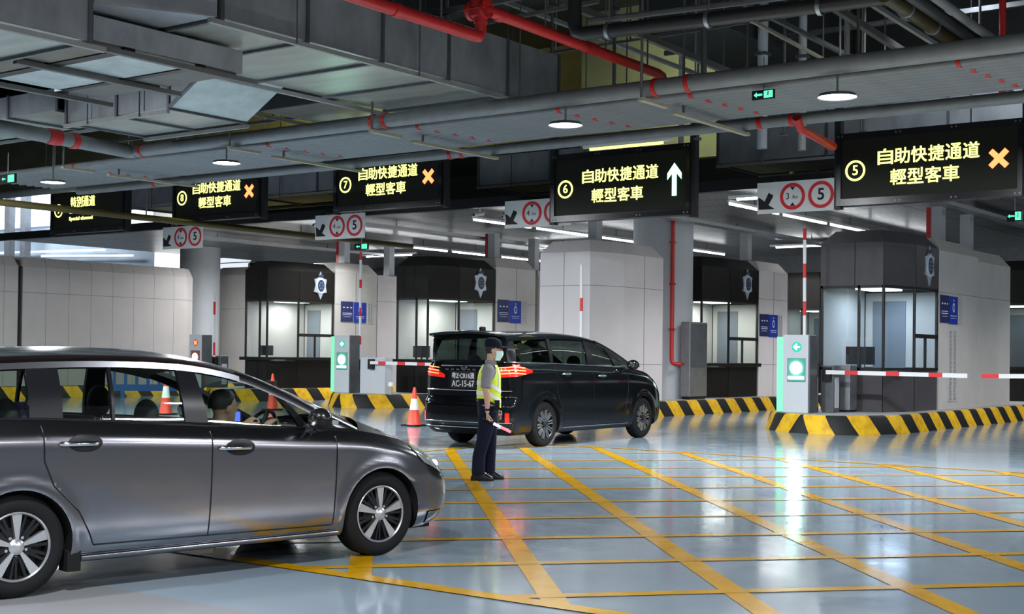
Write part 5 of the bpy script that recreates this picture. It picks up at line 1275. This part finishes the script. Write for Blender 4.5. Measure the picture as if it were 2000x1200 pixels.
def head(mb, c, m, s=1.0):
    """head facing +x about centre c (ear height)"""
    x, y, z = c; S = lambda *a: tuple(v * s for v in a)
    loft(mb, [(x - .015 * s, y, z + .128 * s, .02 * s, .018 * s), (x - .012 * s, y, z + .118 * s, .058 * s, .048 * s), (x - .008 * s, y, z + .095 * s, .084 * s, .067 * s), (x - .004 * s, y, z + .055 * s, .097 * s, .076 * s), (x, y, z + .01 * s, .097 * s, .075 * s),
              (x + .008 * s, y, z - .03 * s, .088 * s, .068 * s), (x + .022 * s, y, z - .065 * s, .070 * s, .058 * s), (x + .036 * s, y, z - .095 * s, .050 * s, .044 * s), (x + .044 * s, y, z - .112 * s, .030 * s, .028 * s)], m, 24)
    mb.tube([(x + .088 * s, y, z + .035 * s), (x + .104 * s, y, z + .005 * s), (x + .112 * s, y, z - .018 * s), (x + .09 * s, y, z - .028 * s)], [.008 * s, .011 * s, .015 * s, .010 * s], m, 10)
    for sg in (-1, 1):
        mb.ball((x - .005 * s, y + sg * .077 * s, z - .004 * s), S(.022, .010, .032), m, 12, 8); mb.ball((x + .078 * s, y + sg * .033 * s, z + .028 * s), S(.016, .022, .010), m, 10, 8)
    mb.ball((x + .088 * s, y, z - .062 * s), S(.010, .024, .010), m, 10, 8)

TH_ = TH
P = thing('person', 'person in a navy cap, face mask and yellow vest, standing with a lit baton', 'person', (-10.08, 13.12, 0), TH_)
S_ = 'skin'
mb = MB(); HX = .075
head(mb, (HX, 0, 1.575), S_)
loft(mb, [(.04, 0, 1.37, .062, .066), (.045, 0, 1.42, .055, .058), (.052, 0, 1.47, .054, .056), (.058, 0, 1.53, .058, .058)], S_)
loft(mb, [(.02, 0, .86, .10, .15), (.02, 0, 1.0, .10, .145), (.025, 0, 1.15, .105, .155), (.025, 0, 1.28, .105, .17), (.03, 0, 1.36, .09, .17), (.035, 0, 1.40, .06, .10)], S_)
for sg, pts in ((-1, [((.02, -.185, 1.355), .058), ((.0, -.215, 1.26), .052), ((-.01, -.228, 1.13), .043), ((0, -.230, 1.085), .041), ((.01, -.228, 1.02), .040), ((.012, -.222, .93), .032), ((.012, -.218, .86), .026), ((.014, -.216, .83), .026)]),
                (1, [((.02, .185, 1.355), .058), ((.01, .215, 1.26), .052), ((.03, .225, 1.12), .042), ((.06, .225, 1.02), .039), ((.11, .215, .90), .028), ((.12, .21, .86), .026)])):
    mb.tube([p for p, r in pts], [r for p, r in pts], S_, 16)
hand(mb, (.014, -.216, .835), (.10, 0, -1), (1, .15, .1), .75, S_, 1.0, 1)
hand(mb, (.12, .21, .86), (.25, 0, -1), (-.3, -1, 0), .35, S_, 1.0, -1)
for sg, ax in ((-1, -.085), (1, .035)): loft(mb, [(ax, sg * .10, .06, .045, .042), (ax + .01, sg * .10, .30, .055, .052), (ax * .6 + .02, sg * .095, .5, .062, .058), (.02, sg * .09, .72, .078, .075), (.02, sg * .08, .88, .09, .08)], S_)
body = fuse(mb, 'body', P, .0065, 3); body['label'] = 'bare head, arms and hands'
# eyes and brows
mb = MB()
for sg in (-1, 1):
    mb.ball((HX + .086, sg * .033, 1.603), (.008, .012, .006), 'white_paint', 10, 8); mb.ball((HX + .0925, sg * .033, 1.603), (.003, .005, .005), 'hair', 8, 6); mb.tube([(HX + .086, sg * .014, 1.623), (HX + .088, sg * .033, 1.628), (HX + .078, sg * .054, 1.622)], .004, 'hair', 6)
mb.build('eyes', P, smooth=60)
# hair at the nape
mb = MB(); loft(mb, [(HX - .015, 0, 1.545, .082, .070), (HX - .02, 0, 1.58, .090, .079), (HX - .014, 0, 1.63, .094, .082)], 'hair', 24); mb.build('hair', P, smooth=60)
# cap
mb = MB(); loft(mb, [(HX - .004, 0, 1.622, .106, .088), (HX - .006, 0, 1.655, .108, .090), (HX - .010, 0, 1.690, .100, .084), (HX - .014, 0, 1.716, .078, .066), (HX - .016, 0, 1.732, .042, .036), (HX - .016, 0, 1.736, .012, .01)], 'navy_cloth', 28); o = mb.build('cap', P, smooth=60)
g = []
for i in range(7):
    t = i / 6; hw = .082 * (1 - .42 * t ** 2); g.append([Vector((HX + .085 + .095 * t - .055 * (j / 5 - 1) ** 2 * (1 - .2 * t), hw * (j / 5 - 1), 1.628 + .010 - .016 * t - .022 * (j / 5 - 1) ** 2)) for j in range(11)])
mb = MB(); mb.grid(g, 'navy_cloth'); mb.grid([[p - Vector((0, 0, .007)) for p in r] for r in g], 'navy_cloth'); mb.grid([g[-1], [p - Vector((0, 0, .007)) for p in g[-1]]], 'navy_cloth'); mb.build('peak', o, smooth=60)
# mask
rows = []
for i in range(7):
    t = i / 6; zz = 1.572 - .115 * t; bulge = .014 + .016 * math.sin(math.pi * min(1, t * 1.15)); rows.append([Vector((HX + lerp(.004, .0, t) + (.100 + bulge - .030 * t) * math.cos(a), (.075 - .018 * t) * math.sin(a) * 1.02, zz)) for a in [(-1.25 + 2.5 * j / 14) for j in range(15)]])
mb = MB(); mb.grid(rows, 'mask_paper'); mb.grid([[p * 1 + Vector((-.004, 0, 0)) for p in r] for r in rows], 'mask_paper'); o = mb.build('face_mask', P, smooth=60)
mb = MB()
for sg in (-1, 1):
    for z0, z1 in ((1.568, 1.59), (1.475, 1.55)): mb.tube([(HX + .03, sg * .072, z0), (HX + .0, sg * .082, z1)], .0018, 'white_paint', 6)
mb.build('ear_loop', o)
# shirt: torso, collar and short sleeves
mb = MB(); loft(mb, [(.018, 0, .90, .128, .178), (.02, 0, 1.0, .128, .172), (.024, 0, 1.12, .130, .178), (.026, 0, 1.25, .128, .188), (.028, 0, 1.33, .114, .196), (.032, 0, 1.385, .082, .140), (.038, 0, 1.415, .066, .074)], 'grey_cloth', 28)
for sg, pts in ((-1, [((.022, -.14, 1.355), .072), ((.016, -.19, 1.335), .074), ((.002, -.217, 1.25), .068), ((-.008, -.230, 1.155), .064), ((-.009, -.232, 1.125), .063)]), (1, [((.022, .14, 1.355), .072), ((.016, .19, 1.335), .074), ((.01, .217, 1.25), .068), ((.025, .228, 1.14), .062)])):
    mb.tube([p for p, r in pts], [r for p, r in pts], 'grey_cloth', 18)
fuse(mb, 'shirt', P, .008, 4)
mb = MB(); mb.lathe([(.066, 0), (.072, .035), (.064, .055), (.060, .03)], 'grey_cloth', T(.04, 0, 1.405) @ R(.18, 'Y'), 24); mb.build('collar', P, smooth=60)
# vest with reflective bands
def vest_sec(z): return (pws([(.86, .026), (1.0, .024), (1.2, .026), (1.40, .034)], z), pws([(.86, .152), (1.0, .147), (1.12, .146), (1.25, .142), (1.33, .126), (1.40, .09)], z), pws([(.86, .19), (1.0, .186), (1.12, .186), (1.25, .182), (1.33, .165), (1.40, .115)], z))
def vest_rows(z_of, m, off=0.0, a0=0, a1=2 * math.pi, nz=8, na=44, lift=0):
    rows = []
    for i in range(nz + 1):
        row = []
        for k in range(na + 1):
            a = a0 + (a1 - a0) * k / na; lo, hi = z_of(a); z = lerp(lo, hi, i / nz); cx, rx, ry = vest_sec(z)
            side_cut = 0
            row.append(Vector((cx + (rx + off) * math.cos(a), (ry + off) * math.sin(a), z)))
        rows.append(row)
    return rows
hem = lambda a: .985 - .105 * max(0, math.cos(a))           # longer at the front, rides up at the back
def arm_top(a):                                             # low under the arms, high at neck
    return 1.405 - .20 * math.exp(-((abs(math.sin(a)) - 1) / .16) ** 2)
mb = MB(); mb.grid(vest_rows(lambda a: (hem(a), arm_top(a)), 'hi_vis', nz=14), 'hi_vis'); V = mb.build('vest', P, smooth=70)
for sg in (-1, 1):
    mb = MB(); mb.grid([[Vector((x, sg * (y + w), z)) for w in (-.035, 0, .035)] for x, y, z in ((-.075, .10, 1.375), (-.03, .112, 1.418), (.03, .115, 1.425), (.09, .11, 1.395), (.12, .10, 1.36))], 'hi_vis'); mb.build('shoulder_strap', V, smooth=70)
for nm, dz, h in (('band', .055, .05), ('band', .175, .05)):
    mb = MB(); mb.grid(vest_rows(lambda a: (hem(a) + dz, hem(a) + dz + h), 'reflective', .004, nz=2), 'reflective'); mb.build('reflective_band', V, smooth=70)
for a in (.55, -.55):
    mb = MB(); mb.grid(vest_rows(lambda b: (hem(b) + .22, 1.36), 'reflective', .004, a - .12, a + .12, 8, 3), 'reflective'); mb.build('reflective_band', V, smooth=70)
# trousers, belt, shoes
mb = MB(); loft(mb, [(.02, 0, .78, .125, .165), (.018, 0, .88, .130, .172), (.018, 0, .985, .134, .180), (.018, 0, 1.01, .132, .178)], 'navy_cloth', 28)
for sg, ax in ((-1, -.085), (1, .035)):
    loft(mb, [(ax, sg * .105, .075, .078, .068), (ax - .004, sg * .105, .10, .082, .070), (ax + .002, sg * .105, .30, .080, .070), (ax * .6 + .02, sg * .10, .50, .086, .078), (ax * .2 + .02, sg * .095, .68, .104, .090), (.02, sg * .085, .84, .118, .095)], 'navy_cloth', 22)
fuse(mb, 'trousers', P, .009, 4)
mb = MB(); mb.grid([[Vector((.018 + .142 * math.cos(a), .188 * math.sin(a), z)) for a in [2 * math.pi * k / 32 for k in range(33)]] for z in (.955, .995)], 'paint_black'); mb.box(.10, .16, -.20, -.16, .86, .98, 'paint_black'); mb.build('belt', P, smooth=60)
for sg, ax in ((-1, -.085), (1, .035)):
    mb = MB(); loft(mb, [(ax + .045, sg * .105, .0, .142, .050), (ax + .045, sg * .105, .022, .144, .051), (ax + .040, sg * .105, .05, .132, .048), (ax + .018, sg * .105, .085, .092, .046), (ax - .004, sg * .105, .12, .066, .046), (ax - .006, sg * .105, .15, .060, .045)], 'paint_black', 22, 2.4); mb.build('shoe', P, smooth=50)
MB().lathe([(.030, -.012), (.033, 0), (.030, .012)], 'paint_black', T(.012, -.219, .865), 18).build('wristband', P, smooth=60)
# baton in the near hand
t = thing('baton', 'lit red and white signal baton in the hand of the person in the yellow vest', 'baton', P.location, TH_)
a, b = Vector((.010, -.216, .738)), Vector((.30, -.24, .60)); dd = (b - a).normalized()
MB().tube([a - dd * .06, a + dd * .09], .013, 'plastic_black', 12).build('grip', t, smooth=60)
MB().tube([a + dd * .09, a + dd * .18], .016, 'baton_white', 12).build('white_section', t, smooth=60)
MB().tube([a + dd * .18, a + dd * .32], [.0165, .015], 'baton_red', 12).build('red_section', t, smooth=60)


# driver of the silver car (local axes of the car)
D = thing('person', 'person with short dark hair driving the silver car, hands on the wheel', 'person', car1.location, car1.rotation_euler.z)
dy = -.40; mb = MB(); hx, hz = 1.70, 1.125
head(mb, (hx, dy, hz), S_, .98)
loft(mb, [(hx - .07, dy, .90, .07, .075), (hx - .035, dy, 1.0, .055, .056), (hx - .02, dy, 1.08, .056, .056)], S_)
loft(mb, [(1.48, dy, .58, .11, .15), (1.48, dy, .75, .11, .16), (1.54, dy, .90, .10, .17), (1.60, dy, .97, .07, .12)], S_)
for sg in (-1, 1):
    pts = [((1.57, dy + sg * .185, .915), .052), ((1.66, dy + sg * .23, .79), .046), ((1.76, dy + sg * .23, .80), .042), ((1.90, dy + sg * .18, .93), .032), ((1.965, dy + sg * .15, .995), .027)]
    mb.tube([p for p, r in pts], [r for p, r in pts], S_, 14); hand(mb, pts[-1][0], (.75, -sg * .25, .45), (.3, 0, -1), .8, S_, 1.0, -sg)
mb.tube([(1.50, dy - .09, .56), (1.9, dy - .11, .60), (2.1, dy - .10, .4)], [.085, .07, .05], S_, 12); mb.tube([(1.50, dy + .09, .56), (1.9, dy + .11, .60), (2.1, dy + .10, .4)], [.085, .07, .05], S_, 12)
fuse(mb, 'body', D, .008, 3)
mb = MB(); loft(mb, [(hx - .03, dy, hz + .0, .088, .080), (hx - .025, dy, hz + .05, .096, .086), (hx - .012, dy, hz + .09, .096, .080), (hx - .014, dy, hz + .125, .070, .056), (hx - .015, dy, hz + .14, .02, .02)], 'hair', 24); mb.build('hair', D, smooth=60)
mb = MB(); loft(mb, [(1.46, dy, .56, .128, .17), (1.48, dy, .75, .128, .178), (1.53, dy, .90, .115, .188), (1.575, dy, .955, .085, .15), (1.61, dy, .985, .062, .07)], 'shirt_dark', 24)
for sg in (-1, 1): mb.tube([(1.56, dy + sg * .15, .915), (1.60, dy + sg * .21, .87), (1.68, dy + sg * .235, .78)], [.065, .066, .058], 'shirt_dark', 14)

fuse(mb, 'shirt', D, .01, 3)
mb = MB()
for sg in (-1, 1): mb.ball((hx + .085, dy + sg * .033, hz + .028), (.008, .011, .006), 'hair', 8, 6)
mb.build('eyes', D, smooth=60)
t = thing('phone', 'blue lit phone held up near the steering wheel of the silver car', 'phone', car1.location, car1.rotation_euler.z)
MB().box(2.02, 2.035, -.12, -.04, 1.0, 1.09, 'plastic_black').build('case', t, bevel=.004); MB().box(2.016, 2.02, -.115, -.045, 1.008, 1.082, 'phone_blue').build('display', t); MB().box(2.024, 2.04, -.085, -.075, .9, 1.0, 'plastic_black').build('holder', t)

t = thing('backpack', 'purple-blue bag on the rear seat of the silver car', 'bag', car1.location, car1.rotation_euler.z)
mb = MB(); loft(mb, [(.30, -.35, .58, .14, .17), (.29, -.35, .8, .16, .19), (.27, -.35, 1.05, .13, .17), (.26, -.35, 1.19, .07, .10)], 'bag_purple', 18, 2.6); mb.build('pack', t, smooth=60)
mb = MB(); mb.tube([(.28, -.40, 1.16), (.28, -.40, 1.22), (.28, -.30, 1.22), (.28, -.30, 1.16)], .012, 'paint_black', 8); mb.build('handle', t); 

# ================================================================ cones, water barrier
def cone(label, x, y, h=.75, s=1):
    t = thing('traffic_cone', label, 'traffic cone', (x, y, 0))
    MB().box(-.2 * s, .2 * s, -.2 * s, .2 * s, 0, .035, 'rubber').build('base', t, bevel=.01)
    r = lambda z: lerp(.15, .025, z / h) * s
    MB().lathe([(r(.0) + .01, .035), (r(.05), .06), (r(h * .42), h * .42)], 'cone_orange', None, 24).build('lower_cone', t, smooth=40)
    MB().lathe([(r(h * .42), h * .42), (r(h * .70), h * .70)], 'reflective', None, 24).build('sleeve', t, smooth=40)
    MB().lathe([(r(h * .70), h * .70), (r(h * .98), h * .98), (.0, h)], 'cone_orange', None, 24).build('tip', t, smooth=40)
cone('red and white traffic cone beside the left rear corner of the black van', -18.5, 21.6, .82)
cone('traffic cone whose red tip shows over the bonnet of the silver car', -25.9, 24.6, .95)
cone('traffic cone seen through the rear door window of the silver car', -25.6, 20.9, .95)
t = thing('water_barrier', 'blue plastic crowd barrier seen through the silver car windows', 'barrier', (-34.6, 27.7, 0), .95)
mb = MB(); mb.box(-1.2, 1.6, -.03, .03, .95, 1.05, 'blue_plastic'); mb.box(-1.2, 1.6, -.03, .03, .22, .42, 'blue_plastic'); mb.build('rail', t)
for i in range(9): MB().box(-1.2 + i * .34, -1.10 + i * .34, -.025, .025, .42, .95, 'blue_plastic').build('upright', t)
for x in (-.9, 1.3): MB().box(x - .06, x + .06, -.25, .25, 0, .22, 'blue_plastic').build('foot', t)
